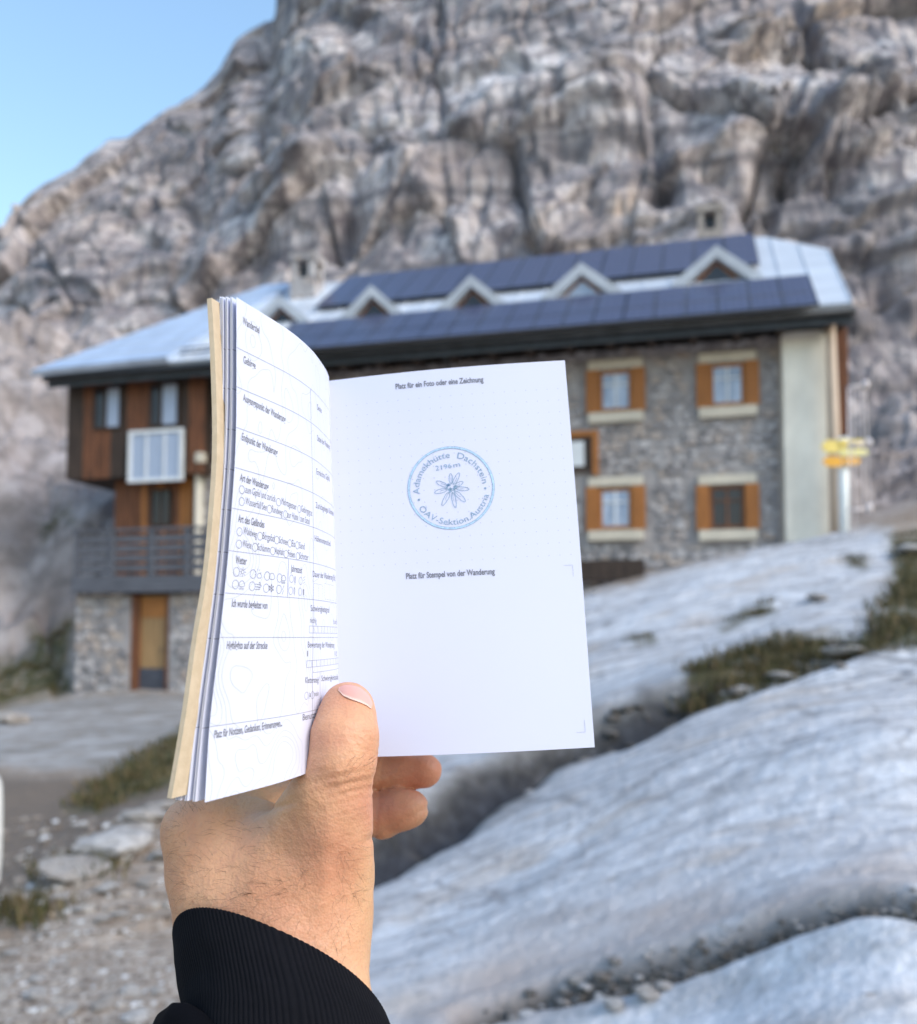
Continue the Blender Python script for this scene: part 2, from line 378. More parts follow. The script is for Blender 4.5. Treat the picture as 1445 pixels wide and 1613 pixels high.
# ---- the cliff behind the hut
SIL = [(-700,560),(-350,470),(-150,430),(0,372),(40,312),(60,298),(100,275),(130,255),(170,224),(205,214),(235,192),(270,170),(322,140),(345,110),(360,80),(372,62),(400,42),(432,30),(437,12),(445,-30),(480,-120),(600,-260),(900,-420),(1300,-560),(1800,-620),(2300,-500)]
SIL = np.array(SIL, float)
nu, nt = 620, 430
cpx = np.concatenate([np.linspace(-700, -60, 50)[:-1], np.linspace(-60, 1500, 520), np.linspace(1500, 2300, 53)[1:]])[:nu]; nu = len(cpx)
tt = np.concatenate([np.linspace(0, 1, nt-60), np.linspace(1, 1.8, 61)[1:]])
cpy = np.interp(cpx, SIL[:, 0], SIL[:, 1])
DC = np.interp(cpx, [-700, 0, 440, 900, 1500, 2300], [85, 92, 105, 108, 100, 90])
crest = P(cpx, cpy, DC)
base = np.stack([crest[:, 0]*.47, np.full(nu, 41.0)+2*np.sin(cpx*.004), np.full(nu, -3.0)], -1)
U, T = np.meshgrid(np.arange(nu), tt, indexing='ij')
lean = np.minimum(T, 1)**1.08
q = base[:, None, :]*(1-lean[..., None]) + crest[:, None, :]*lean[..., None]
q[..., 2] = base[:, None, 2]*(1-np.minimum(T, 1)**.97) + crest[:, None, 2]*np.minimum(T, 1)**.97
over = np.maximum(T-1, 0)
q[..., 1] += over*60; q[..., 2] -= over*50
bx, bz = q[..., 0].copy(), q[..., 2].copy()
qpx, qpy, qD = proj(q)
WX = 10*perlin(qpx*.02, qpy*.02, 5)+4*perlin(qpx*.07, qpy*.05, 8); WY = 9*perlin(qpx*.02, qpy*.02, 11)
def gau(cx, cy, rx, ry, a=0):
    a = R(a); dx, dy = qpx-cx, qpy-cy
    # wobble so that no feature is a clean ellipse
    dx = dx+WX; dy = dy+WY
    X = dx*math.cos(a)-dy*math.sin(a); Y = dx*math.sin(a)+dy*math.cos(a)
    return np.exp(-((X/rx)**2+(Y/ry)**2)**1.3)
edge = smooth(1.0, .9, T)*smooth(0, .04, T) + .04
dip = bz*1.0 - bx*.28          # beds that climb to the right
warp = 3.5*fbm(bx*.05, bz*.05, 2, 3)
dsp = 2.2*fbm(bx*.035, bz*.035, 1, 2) + .25*fbm(bx*.09, bz*.09-bx*.03, 4, 3, True)
led = (dip+warp)/9.0; fr = led-np.floor(led)
dsp += 1.5*(smooth(0, .75, fr)-smooth(.75, 1, fr))*smooth(-.35, .4, fbm(bx*.03, bz*.05, 7, 2))
led = (dip+warp*1.6)/3.1; fr = led-np.floor(led)
dsp += .8*(smooth(0, .7, fr)-smooth(.7, 1, fr))*smooth(-.2, .4, fbm(bx*.06, bz*.09, 17, 2))
dsp += .18*fbm(bx*.42, bz*.07, 3, 3, True) + .25*fbm(bx*.5, bz*.45, 6, 4, True) + .25*fbm(bx*1.6, bz*.9, 12, 3)
# clefts, caves and overhangs read from the photograph: px, py, rx, ry, tilt, depth in metres
HOLES = [(1256,245,22,42,-28,9),(1232,215,12,40,-22,6),(1030,215,14,50,0,3),(1033,320,26,30,30,5),(1045,300,12,45,35,4),(540,375,22,38,-25,6),(555,330,14,46,-8,3),
 (470,205,18,22,10,4),(415,208,22,10,25,3),(440,232,40,8,-30,2),(300,225,22,9,-35,3),(610,215,60,8,10,3),(690,235,30,10,5,4),(1120,295,26,14,20,4),(1270,60,14,50,25,5),(1240,75,10,24,0,3),
 (1375,140,40,16,-25,5),(1425,180,16,14,-40,5),(1215,335,18,30,0,4),(1310,280,8,30,0,3),(1330,300,20,10,0,2),(935,335,9,38,0,2),(760,345,10,50,-8,2),(480,420,18,20,0,2.5),
 (100,500,30,22,30,3),(30,470,20,30,0,2),(310,350,50,12,-38,3),(240,390,40,12,-25,3),(170,330,26,14,-30,2),(880,190,9,60,4,1.5),(1345,420,40,30,0,3),(1400,450,30,60,0,3),
 (830,30,8,50,0,1.5),(650,90,7,70,0,1.8),(668,120,6,60,0,1.5),(690,40,8,60,0,1.8),(720,70,6,60,0,1.5),(590,230,8,60,-4,1.6),(1420,100,10,60,5,2),(1100,40,8,50,5,2),(700,320,14,50,5,2),(640,350,10,40,-10,2)]
BUMPS = [(490,95,50,28,15,4),(820,200,110,55,8,4),(1300,200,90,55,10,5),(1150,230,45,60,-25,3),(520,330,45,50,20,2.5),(650,300,50,60,0,2),(960,200,60,70,0,2.5),(1130,370,60,18,15,2),(430,350,60,40,35,2.5)]
for h in HOLES: dsp -= h[5]*.45*gau(*h[:5])
for h in BUMPS: dsp += .6*h[5]*gau(*h[:5])
wx_, wz_ = bx+1.2*fbm(bx*.12, bz*.12, 31, 3), bz+1.2*fbm(bx*.12, bz*.12, 41, 3)
c16, s16 = math.cos(R(16)), math.sin(R(16)); rx_, rz_ = wx_*c16+wz_*s16, -wx_*s16+wz_*c16
f1, e1 = facets(rx_/13., rz_/10., 3, 2.2); f2, e2 = facets(rx_/4.6, rz_/5.2, 57, 2.0); f3, e3 = facets(rx_/1.7, rz_/2.4, 91, 1.6)
dsp += 1.25*f1 + .55*f2 + .20*f3 - 1.0*smooth(.05, 0, e1) - .4*smooth(.06, 0, e2)
LEDGES = [([(380,350),(450,325),(520,292),(600,246),(700,238),(800,246),(900,216),(1010,196)], 3.6, 34, 70),
 ([(985,345),(1040,300),(1100,268),(1200,236),(1260,262),(1320,268),(1470,222)], 3.2, 26, 60),
 ([(1050,380),(1130,362),(1240,338),(1330,352),(1470,318)], 3.0, 20, 50), ([(560,160),(660,128),(800,112),(900,140),(1000,122),(1110,62),(1200,84),(1290,60)], 2.4, 24, 60),
 ([(130,330),(220,345),(300,300),(380,250),(450,230)], 2.2, 24, 50), ([(-40,470),(60,440),(160,455),(260,420),(330,440)], 2.2, 24, 50), ([(1290,150),(1350,165),(1440,200),(1500,190)], 3.4, 22, 60), ([(1280,400),(1350,385),(1480,400)], 3, 20, 60)]
for ln_, amp_, dn_, up__ in LEDGES:
    L_ = np.array(ln_, float); ly = np.interp(qpx, L_[:, 0], L_[:, 1])+WY*1.2
    wt = smooth(L_[0, 0]-30, L_[0, 0]+50, qpx+WX)*smooth(L_[-1, 0]+30, L_[-1, 0]-50, qpx+WX); s_ = qpy-ly
    dsp += .30*amp_*wt*np.where(s_ < 0, np.exp(s_/up__), 1-1.45*smooth(0, 9, s_))*np.where(s_ > 9, np.exp(-(s_-9)/dn_), 1)
dirv = np.stack([-.12*np.ones_like(bx), -.86*np.ones_like(bx), .25*np.ones_like(bx)], -1)
q += dirv*(.82*dsp*edge)[..., None]
q[..., 2] += (1-edge)*.6*fbm(bx*.3, bz*.3, 3, 3)
# water streaks with cave shade painted in; pale bands and ochre of the rock
stain_shade = np.zeros_like(bx)
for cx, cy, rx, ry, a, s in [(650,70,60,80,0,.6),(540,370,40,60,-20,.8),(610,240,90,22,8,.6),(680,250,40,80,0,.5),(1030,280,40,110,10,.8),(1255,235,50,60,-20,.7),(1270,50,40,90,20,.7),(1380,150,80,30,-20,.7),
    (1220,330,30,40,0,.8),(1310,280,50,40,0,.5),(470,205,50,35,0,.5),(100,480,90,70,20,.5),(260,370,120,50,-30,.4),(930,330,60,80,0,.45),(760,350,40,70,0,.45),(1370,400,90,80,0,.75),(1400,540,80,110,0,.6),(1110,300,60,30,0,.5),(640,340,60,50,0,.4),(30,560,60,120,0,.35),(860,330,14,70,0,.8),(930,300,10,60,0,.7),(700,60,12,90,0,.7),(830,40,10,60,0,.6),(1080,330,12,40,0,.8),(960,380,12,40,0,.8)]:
    stain_shade = np.maximum(stain_shade, s*gau(cx, cy, rx, ry, a))
pale = np.zeros_like(bx)
for cx, cy, rx, ry, a, s in [(800,150,170,50,14,.8),(720,190,150,50,12,.6),(960,110,140,50,8,.5),(900,230,110,60,0,.4),(490,95,45,22,10,.7),(1180,190,110,30,20,.8),(1300,200,110,50,0,.5),(1390,310,70,20,10,.9),(1400,90,80,26,20,.6),(560,300,60,30,0,.4),(650,200,80,22,12,.6),(1130,360,110,14,12,.6),(400,370,50,35,30,.5),(1200,120,60,30,30,.5),(620,40,80,60,0,.3)]:
    pale = np.maximum(pale, s*gau(cx, cy, rx, ry, a))
ochre = np.zeros_like(bx)
for cx, cy, rx, ry, a, s in [(800,90,26,26,0,.7),(820,50,22,50,0,.4),(1190,120,26,60,-12,.6),(1000,290,10,60,-8,.9),(945,360,36,26,0,.6),(980,350,30,20,0,.7),(1310,40,50,70,0,.4),(850,390,50,14,0,.5),(1330,470,70,18,-30,.5),(600,400,14,10,0,.7),(150,350,60,40,0,.3),(1390,300,30,14,0,.3),(240,270,40,30,0,.3)]:
    ochre = np.maximum(ochre, s*gau(cx, cy, rx, ry, a))
cm = NT('limestone_cliff')
st, pa, oc = cm.attr('stain_shade'), cm.attr('pale'), cm.attr('ochre')
rb = (R(0), R(16), 0)
a1 = cm.noise(.09, 8, (1, 1, 1.6), rb, .62); a2 = cm.noise(.35, 8, (.5, .5, 2.2), rb, .65); a3 = cm.noise(.9, 6, (2.2, 2.2, .3))
a4 = cm.noise(2.0, 5, (1.2, 1.2, .6))
cc = cm.mix(cm.ramp(a1, [(.36, 0), (.64, 1)]), (.42, .35, .325), (.66, .585, .555))
cc = cm.mix(cm.ramp(a2, [(.40, .65), (.56, 0)]), cc, (.23, .20, .215))
cc = cm.mix(cm.ramp(a2, [(.52, 0), (.66, .55)]), cc, (.64, .60, .61))
cc = cm.mix(cm.math('MULTIPLY', pa, cm.ramp(cm.noise(.5, 6, (1.6, 1.6, .6)), [(.3, .35), (.6, 1)])), cc, (.80, .77, .78))
cc = cm.mix(cm.math('MULTIPLY', oc, cm.ramp(a3, [(.35, .3), (.6, 1)])), cc, (.58, .42, .30))
cc = cm.mix(cm.ramp(a4, [(.36, .4), (.52, 0)]), cc, (.16, .145, .145))
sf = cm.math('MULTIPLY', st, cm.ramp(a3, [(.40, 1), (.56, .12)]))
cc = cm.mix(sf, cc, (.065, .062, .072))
cc = cm.mix(cm.ramp(cm.noise(.7, 5, (3, 3, .22)), [(.30, .55), (.46, 0)]), cc, (.10, .095, .10))
cc = cracks(cm, cc, .22, (1.2, 1.2, .28), (0, R(-6), 0), .09, (.15, .135, .15), .8)
cc = cracks(cm, cc, .5, (1.3, 1.3, .22), (0, R(8), 0), .10, (.14, .12, .13), .75)
cc = cracks(cm, cc, .16, (.35, .35, 1.7), (0, R(18), 0), .09, (.13, .12, .13), .8)
cm.col(cc); cm.bump(cm.noise(1.3, 8, (1.3, 1.3, .8)), .55, .4); cm.bump(cm.noise(.35, 7, (.6, .6, 1.8), rb), .5, 1.0); cm.set(Roughness=.95)
obj('cliff', q, grid_faces(*bx.shape), cm.m, sm=True, kind='structure', attrs=dict(stain_shade=stain_shade.ravel(), pale=pale.ravel(), ochre=ochre.ravel()))
# ================================================================== THE HUT
AL = R(15.0); F0 = P(970, 924.5, 21.0)
HX = np.array([math.cos(AL), -math.sin(AL), 0.0]); HY = np.array([math.sin(AL), math.cos(AL), 0.0])
HO = np.array([F0[0], F0[1], 0.0])
HUT = thing('mountain_hut', 'long grey stone mountain hut with solar panels and a wood clad wing', 'hut', tuple(HO), -AL)
def W2H(p):
    d = np.asarray(p, float)-HO; return np.array([d@HX, d@HY, d[2]])
def H2P(t, w, z): return proj(HO+HX*t+HY*w+np.array([0, 0, z]))
def hit_w(px, py, w=0.0):
    """point (t, w, z) of the vertical plane at depth w behind the front wall seen at a photo pixel"""
    r = P(px, py, 1.0); k = (w + HO@HY)/(r@HY); q = W2H(r*k); return q[0], q[2]
T = lambda px, w=0.0, py=700: hit_w(px, py, w)[0]
chim = simple('chimney_masonry', (.32, .28, .25), .9, .3, 6, bump=.4)
wood = simple('brown_boards', (.15, .055, .022), .7, .65, 3, (6, 6, .6), .4, 6, .01)
wood_dark = simple('dark_boards', (.045, .028, .02), .75, .5, 3, (6, 6, .6), .4, 6, .01)
wood_warm = simple('warm_shutter_wood', (.36, .135, .03), .6, .25, 4, (6, 6, .5), .3, 6, .005)
wood_grey = simple('weathered_grey_wood', (.10, .105, .125), .8, .35, 3, (.6, 4, 6), .3, 6, .01)
plaster = simple('pale_render', (.76, .72, .63), .9, .16, 1.4, (1, 1, .6), .3, 12, .01)
cream = simple('cream_stone_trim', (.60, .54, .44), .85, .1, 3, bump=.2)
metal = simple('pale_sheet_roof', (.60, .63, .68), .42, .14, .8, (.5, 2, 2), .1, 3, .01, .15)
metal2 = simple('blue_grey_sheet_roof', (.46, .55, .70), .38, .16, 1.0, (2, .6, .6), .15, 3, .01, .2)
dark_metal = simple('dark_gutter_metal', (.045, .05, .058), .5, .3, 3, metal=.4)
soff = simple('dark_soffit_boards', (.05, .035, .028), .8, .3, 3)  # dark brown boards for soffit and rafter tails
white_p = simple('white_window_paint', (.72, .74, .76), .5, .06, 3)
curtain = simple('white_curtain', (.36, .43, .56), .7, .12, 5, (9, 9, .4))
g = NT('window_glass'); g.col(g.ramp(g.noise(1.5, 3, (3, 3, 1)), [(.3, (.22, .28, .40)), (.7, (.50, .58, .72))])); g.set(Roughness=.12); glass = g.m
g = NT('dark_window_glass'); g.col((.03, .03, .04)); g.set(Roughness=.15); glass_d = g.m
g = NT('solar_cells')
br = g.n('TexBrick', i_Scale=1.0, offset=0.0); g.l(g.co((1, 1, 1)), br.inputs['Vector'])
for k, v in (('Mortar Size', .012), ('Brick Width', .16), ('Row Height', .16)): br.inputs[k].default_value = v
br.inputs['Color1'].default_value = (.026, .032, .075, 1); br.inputs['Color2'].default_value = (.032, .038, .088, 1); br.inputs['Mortar'].default_value = (.12, .13, .2, 1)
g.l(br.outputs[0], g.b.inputs['Base Color']); g.set(Roughness=.3); solar = g.m
g = NT('mortar'); g.col(g.ramp(g.noise(3, 5), [(.3, (.24, .22, .22)), (.7, (.42, .39, .38))])); g.bump(g.noise(20, 5), .5, .02); g.set(Roughness=.95); mortar = g.m
g = NT('rubble_stone')
sc_ = g.vor(3.3, (1, 1, 1.35), 'Color')
f = g.n('SeparateColor'); g.l(sc_, f.inputs[0])
c = g.mix(g.ramp(f.outputs[0], [(.1, 0), (.9, 1)]), (.25, .235, .24), (.58, .545, .54))
c = g.mix(g.ramp(f.outputs[1], [(.72, 0), (.9, .8)]), c, (.50, .40, .33))
c = g.mix(g.ramp(g.noise(9, 6), [(.3, .5), (.6, 0)]), c, (.14, .125, .125))
g.col(c); g.bump(g.noise(14, 6), .7, .03); g.set(Roughness=.92); stone = g.m

# storey heights from the photograph
zb = 0.0
t_left = T(105); t_R = T(1304); t_pil = T(1233)
_, z_eave = hit_w(1340, 492, -.9)
t_wing = T(322)
openings = []           # (t0, t1, z0, z1) on the wall w = 0 where no stone goes
def window_at(pxl, pxr, pyt, pyb, w=0.0, dark=False, boxes=None, kind='shut'):
    tl, zt = hit_w(pxl, pyt, w); tr, zb_ = hit_w(pxr, pyb, w)
    return tl, tr, zb_, zt
def quadwin(cx, cy, dark, t=None, z=None):
    """double window: cream lintel and sill, brown shutters, glass with frame bars"""
    if t is None: t, z = hit_w(cx, cy, 0)
    gw, gh = .30, .40       # half sizes of the glass opening
    win = MB().box((t-gw-.07, -.02, z-gh-.07), (t-gw, .1, z+gh+.07)).box((t+gw, -.02, z-gh-.07), (t+gw+.07, .1, z+gh+.07)) \
        .box((t-gw, -.02, z+gh), (t+gw, .1, z+gh+.07)).box((t-gw, -.02, z-gh-.07), (t+gw, .1, z-gh)) \
        .build('window', wood_warm if not dark else wood, HUT)
    MB().box((t-gw, .0, z-gh), (t+gw, .02, z+gh)).build('pane', glass_d if dark else glass, win)
    bars = MB().box((t-.022, -.03, z-gh), (t+.022, -.003, z+gh))
    bars.box((t-gw, -.03, z+gh*.33), (t-.024, -.003, z+gh*.33+.03)).box((t+.024, -.03, z+gh*.33), (t+gw, -.003, z+gh*.33+.03))
    bars.build('glazing_bar', white_p if not dark else wood, win)
    for s in (-1, 1):
        a = t+s*(gw+.075); b_ = t+s*(gw+.075+.30)
        x0, x1 = min(a, b_), max(a, b_)
        m = MB().box((x0, -.085, z-gh-.1), (x1, -.05, z+gh+.1))
        for k in range(7):
            zz = z-gh-.02+k*(2*gh+.0)/6.6; m.box((x0+.04, -.1, zz), (x1-.04, -.086, zz+.07))
        m.build('shutter', wood_warm, win)
    MB().box((t-.62, -.09, z+gh+.11), (t+.62, .1, z+gh+.32)).build('lintel', cream, win, bevel=.01)
    MB().box((t-.62, -.14, z-gh-.34), (t+.62, .1, z-gh-.11)).build('sill', cream, win, bevel=.01)
    openings.append((t-.7, t+.7, z-gh-.36, z+gh+.34))
    return t, z
tw = [quadwin(970, 616, False), quadwin(1146, 606, False), quadwin(970, 801, False), quadwin(1146, 799, True)]
dt = tw[1][0]-tw[0][0]
for k in (1, 2, 3):        # the same bays go on behind the open notebook
    for zz in (tw[0][1], tw[2][1]): quadwin(0, 0, False, tw[0][0]-k*dt, zz)
# noticeboard in a brown wooden frame beside the book's edge
(tb1, zb1), (tb0, zb0) = hit_w(943, 678, -.05), hit_w(868, 745, -.05)
nb = thing('notice_board', 'brown framed notice board with a white sheet on the stone wall beside the notebook edge', 'notice board', tuple(HO+HX*tb0+np.array([0, 0, zb0])), -AL)
bw, bh = tb1-tb0, zb1-zb0
MB().box((0, -.14, bh-.14), (bw, -.03, bh)).box((0, -.14, -.1), (.12, -.03, bh-.142)).box((bw-.14, -.14, -.1), (bw, -.03, bh-.142)).build('frame', wood_warm, nb, bevel=.01)
MB().box((.12, -.09, .0), (bw-.14, -.05, bh-.145)).build('board', wood_dark, nb)
MB().box((.22, -.1, .12), (bw-.33, -.094, bh-.24)).build('white_sheet', white_p, nb)

# wall core
MB().box((T(182)+.05, .03, -1.7), (t_R, 7.9, z_eave-.1)).build('wall', mortar, HUT)
# rubble stones laid in uneven courses, biggest 300 as their own objects
def stone_mesh(x0, x1, z0, z1, w):
    n = rng.choice((5, 6, 7)); cx, cz = (x0+x1)/2, (z0+z1)/2; hx, hz = (x1-x0)/2, (z1-z0)/2
    a0 = rng.uniform(0, 6.28); ring = []
    for k in range(n):
        a = a0+2*math.pi*k/n+rng.uniform(-.18, .18)
        c_, s_ = math.cos(a), math.sin(a); e = 1/max(abs(c_), abs(s_))*.93
        e = .45*e+.58; ring.append((cx+hx*c_*e*rng.uniform(.9, 1.04), cz+hz*s_*e*rng.uniform(.9, 1.04)))
    pr = rng.uniform(.02, .075)
    V = [(x, w+.03, z) for x, z in ring]+[(x, w-pr*.6, z) for x, z in ring]+[(cx+(x-cx)*.8, w-pr, cz+(z-cz)*.8) for x, z in ring]
    Fc = [(i, (i+1) % n, n+(i+1) % n, n+i) for i in range(n)]+[(n+i, n+(i+1) % n, 2*n+(i+1) % n, 2*n+i) for i in range(n)]+[tuple(range(2*n, 3*n))]
    return V, Fc
def lay(t0, t1, z0, z1, w, holes):
    out = []; z = z0
    while z < z1:
        h = rng.uniform(.11, .24); t = t0+rng.uniform(-.1, 0)
        while t < t1:
            l = rng.uniform(.15, .42)*rng.choice((.8, 1, 1.25)); j = rng.uniform(-.04, .04)
            a = (max(t, t0), min(t+l, t1), z+j, z+h+j)
            if a[1]-a[0] > .08 and not any(a[0] < o[1] and a[1] > o[0] and a[2] < o[3] and a[3] > o[2] for o in holes): out.append(a)
            t += l+.012
        z += h+.01
    return out
zlow = hit_w(1100, 925, 0)[1]-.8
front = lay(t_wing+.02, t_pil, zlow, z_eave-.25, .03, openings)
t_b0, t_b1 = T(118, -1.2, 1000), T(352, -1.2, 1000)
_, z_deck = hit_w(200, 928, -1.2); _, z_base = hit_w(200, 1092, -1.2)
door0, door1 = T(207, -1.2, 1000), T(263, -1.2, 1000)
block = lay(t_b0, t_b1, z_base-.5, z_deck-.16, -1.2, [(door0-.02, door1+.02, -9, 9)])
MB().box((t_b0, -1.17, z_base-.6), (door0-.04, .0, z_deck-.15)).box((door1+.04, -1.17, z_base-.6), (t_b1, .0, z_deck-.15)).build('basement_wall', mortar, HUT)
allst = [(s, .03) for s in front]+[(s, -1.17) for s in block]
def shown(s, w):
    x, y, _ = H2P((s[0]+s[1])/2, w, (s[2]+s[3])/2)
    hid = (300 < x < 930 and y > 560) or (y > 930 and x > 320) or y < 500
    return (s[1]-s[0])*(s[3]-s[2])*(0 if hid else 1)
allst.sort(key=lambda q: -shown(*q))
for s, w_ in allst[:292]:
    V, Fc = stone_mesh(*s, w_); obj('stone', V, Fc, stone, HUT)
rest = MB()
for s, w_ in allst[292:]: rest.add(*stone_mesh(*s, w_))
rest.build('small_stones', stone, HUT, kind='stuff')
# rendered pilaster, pole and brown annex at the right end
MB().box((t_pil, -.32, zlow), (t_R-.04, .028, z_eave-.12)).build('rendered_buttress', plaster, HUT, bevel=.02)
MB().box((t_pil-.09, -.06, zlow), (t_pil-.003, .028, z_eave-.2)).build('corner_strip', simple('buff_render', (.38, .33, .29), .9, .15, 2), HUT)
ta, _ = hit_w(1304, 600, 0.4); tb_, _ = hit_w(1337, 600, 0.4); _, za = hit_w(1320, 682, .4)
an = MB()
for k in range(4):
    an.box((ta+(tb_-ta)*k/4+.01, .4-.01*(k % 2), za), (ta+(tb_-ta)*(k+1)/4, 2.6, z_eave+.1))
an.build('annex', wood, HUT)
# ---------------------------------------------------------------- roof
WR = 4.1
_, z_r = hit_w(1200, 379, WR)
w_e = -.95
_, z_e = hit_w(1342, 484, w_e)
slope = (z_r-z_e)/(WR-w_e)
zs = lambda w: z_e+(w-w_e)*slope
nS = np.array([0, -slope, 1.0]); nS /= np.linalg.norm(nS)
def hit_s(px, py, lift=0.0):
    """(t, w) where a photo pixel meets the front slope"""
    r = P(px, py, 1.0); o_ = np.array([0, w_e, z_e])+nS*lift
    d = np.array([r@HX, r@HY, r[2]]); c0 = W2H((0, 0, 0))
    k = ((o_-c0)@nS)/(d@nS); q = c0+d*k; return q[0], q[1]
te1 = T(1343, w_e, 488); te0 = T(76, w_e, 582)
tr1 = T(1203, WR, 370); tr0 = T(440, WR, 440)
wv = hit_s(1337, 396)[1]
def slab(poly, th, m, name, parent=HUT, **k):
    return MB().prism(poly, nS*th, 0).build(name, m, parent, **k)
Lr, Ll = te1, te0
main_poly = [(Ll, w_e, zs(w_e)), (Lr, w_e, zs(w_e)), (Lr, wv, zs(wv)), (tr1, WR, z_r), (tr0, WR, z_r)]
roof = slab(main_poly, .10, metal, 'roof')
bk = 2*WR-w_e
MB().prism([(Ll, bk, z_e), (tr0, WR+.003, z_r), (tr1, WR+.003, z_r), (Lr, bk-wv+w_e, zs(wv)), (Lr, bk, z_e)], (0, .05, .09)).build('rear_slope', metal, roof)
MB().prism([(Lr-.002, wv+.004, zs(wv)), (Lr-.002, bk-wv+w_e-.004, zs(wv)), (tr1+.004, WR, z_r-.004)], (.06, 0, .08)).build('half_hip', metal, roof)
MB().prism([(Ll+.002, w_e+.004, z_e), (tr0-.004, WR, z_r-.004), (Ll+.002, bk-.004, z_e)], (-.06, 0, .08)).build('hip', metal, roof)
# standing seams of the sheet metal
for t in np.arange(Ll+1, Lr, .62):
    if t < tr0: w1 = w_e+(t-Ll)/(tr0-Ll)*(WR-w_e)
    elif t > tr1: w1 = WR-(t-tr1)/(Lr-tr1)*(WR-wv)
    else: w1 = WR
    if w1-w_e < .6: continue
    a = np.array([t, w_e+.02, zs(w_e+.02)])+nS*.102; c_ = np.array([t, w1-.1, zs(w1-.1)])+nS*.102
    MB().prism([a-[.014, 0, 0], a+[.014, 0, 0], c_+[.014, 0, 0], c_-[.014, 0, 0]], nS*.03).build('seam', metal, roof)
# raised blue sheet over the wing
tv0 = hit_s(282, 566)[0]
wing = [np.array([t, w, zs(w)])+nS*.104 for t, w in ((Ll-.25, w_e-.22), (tv0, w_e-.05), (tv0+1.1, WR-.15), (tr0-.35, WR-.1))]
w_r = slab(wing, .16, metal2, 'wing_roof', roof)
for k in range(1, 9):
    f = k/9; a = wing[0]+(wing[3]-wing[0])*f; b_ = wing[1]+(wing[2]-wing[1])*f
    MB().tube([a+nS*.165, b_+nS*.165], .022, 6).build('sheet_joint', metal, w_r)
# fascia, gutter, soffit, rafters
MB().box((Ll, w_e+.0, z_e-.32), (Lr, w_e+.05, z_e-.005)).build('fascia', dark_metal, HUT)
MB().tube([(Ll-.05, w_e-.09, z_e-.1), (Lr+.05, w_e-.09, z_e-.1)], .085, 10).build('gutter', dark_metal, HUT, sm=True)
MB().tube([(Ll, w_e+.32, zs(w_e+.32)+.28), (Lr-.8, w_e+.32, zs(w_e+.32)+.28)], .022, 6).build('snow_guard', dark_metal, HUT, sm=True)
MB().tube([(Ll, w_e+.26, zs(w_e+.26)+.19), (Lr-.8, w_e+.26, zs(w_e+.26)+.19)], .022, 6).build('snow_guard', dark_metal, HUT, sm=True)
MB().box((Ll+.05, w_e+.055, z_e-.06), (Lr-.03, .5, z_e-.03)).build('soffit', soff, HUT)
for t in np.arange(t_wing+.4, t_R, .92):
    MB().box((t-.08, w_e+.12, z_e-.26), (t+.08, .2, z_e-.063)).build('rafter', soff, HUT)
tdp = T(711, -.2, 560); _, zdp = hit_w(711, 585, -.2)
MB().tube([(tdp, w_e-.05, z_e-.16), (tdp, -.15, z_e-.6), (tdp, -.15, zdp-4)], .05, 8).build('downpipe', dark_metal, HUT, sm=True)
# ---------------------------------------------------------------- solar panels
def panel_row(pxl, pxr, bot, top, n, skip=(), wtop=None):
    t0, wb = hit_s(pxl[0], pxl[1], .2); t1, _ = hit_s(pxr[0], pxr[1], .2)
    w0 = hit_s(*bot, .2)[1]; w1 = hit_s(*top, .2)[1]
    w1 = wtop or w1
    for k in range(n):
        a, b_ = t0+(t1-t0)*k/n+.004, t0+(t1-t0)*(k+1)/n-.004
        if any(a < s[1] and b_ > s[0] for s in skip): continue
        pan = MB().prism([np.array([t, w_, zs(w_)])+nS*.2 for t, w_ in ((a, w0), (b_, w0), (b_, w1), (a, w1))], nS*.035).build('solar_panel', dark_metal, HUT)
        e = .018
        MB().prism([np.array([t, w_, zs(w_)])+nS*.2352 for t, w_ in ((a+e, w0+e), (b_-e, w0+e), (b_-e, w1-e), (a+e, w1-e))], nS*.004).build('cells', solar, pan)
panel_row((440, 530), (1287, 472), (1287, 478), (1287, 430), 19)
panel_row((508, 475), (1190, 384), (945, 439), (945, 404), 15, wtop=WR-.06)
# ---------------------------------------------------------------- dormers
dorm_m = simple('grey_verge_sheet', (.44, .47, .52), .5, .12, 2)
def dormer(apx, apy, bx, by, half_px, lit):
    t, w = hit_s(bx, by, .1); z = zs(w)
    d = H2P(t, w, z)[2]; hw = half_px*1.12*d/F; ah = (by-apy)*d/F*1.08
    r = MB()
    # reddish triangular front with dark triangular window
    fr = MB().prism([(t-hw, w-.05, z), (t+hw, w-.05, z), (t, w-.05, z+ah)], (0, .06, 0)).build('dormer', wood_warm, HUT)
    k = .78
    MB().prism([(t-hw*k, w-.075, z+.03), (t+hw*k, w-.075, z+.03), (t, w-.075, z+ah*k+.03)], (0, .02, 0)).build('pane', glass if lit else glass_d, fr)
    # two roof planes running back into the main slope, thick pale verge
    ov = 1.55; th = .28; zb = z-.18; za_ = z+ah+.02
    xb = hw*ov; back = (za_+th-z_e)/slope+w_e
    for s in (-1, 1):
        front_ = [(t, w-.28, za_), (t+s*xb, w-.28, zb), (t+s*(xb+.1), w-.28, zb+th*.75), (t, w-.28, za_+th)]
        bkw = lambda z_: max(w+.05, (z_-z_e)/slope+w_e+.15)
        back_ = [(x, bkw(zz), zz) for x, _, zz in front_]
        m = MB().add(front_+back_, [(0, 1, 2, 3), (7, 6, 5, 4), (0, 4, 5, 1), (1, 5, 6, 2), (2, 6, 7, 3), (3, 7, 4, 0)])
        m.build('dormer_roof', dorm_m, fr)
dormer(445, 482, 446, 506, 26, False)
dormer(591, 467, 590, 496, 27, False)
dormer(745.7, 452, 746, 482, 29, False)
dormer(917.5, 433, 918, 463, 33, True)
dormer(1129, 407, 1129, 441, 36, False)
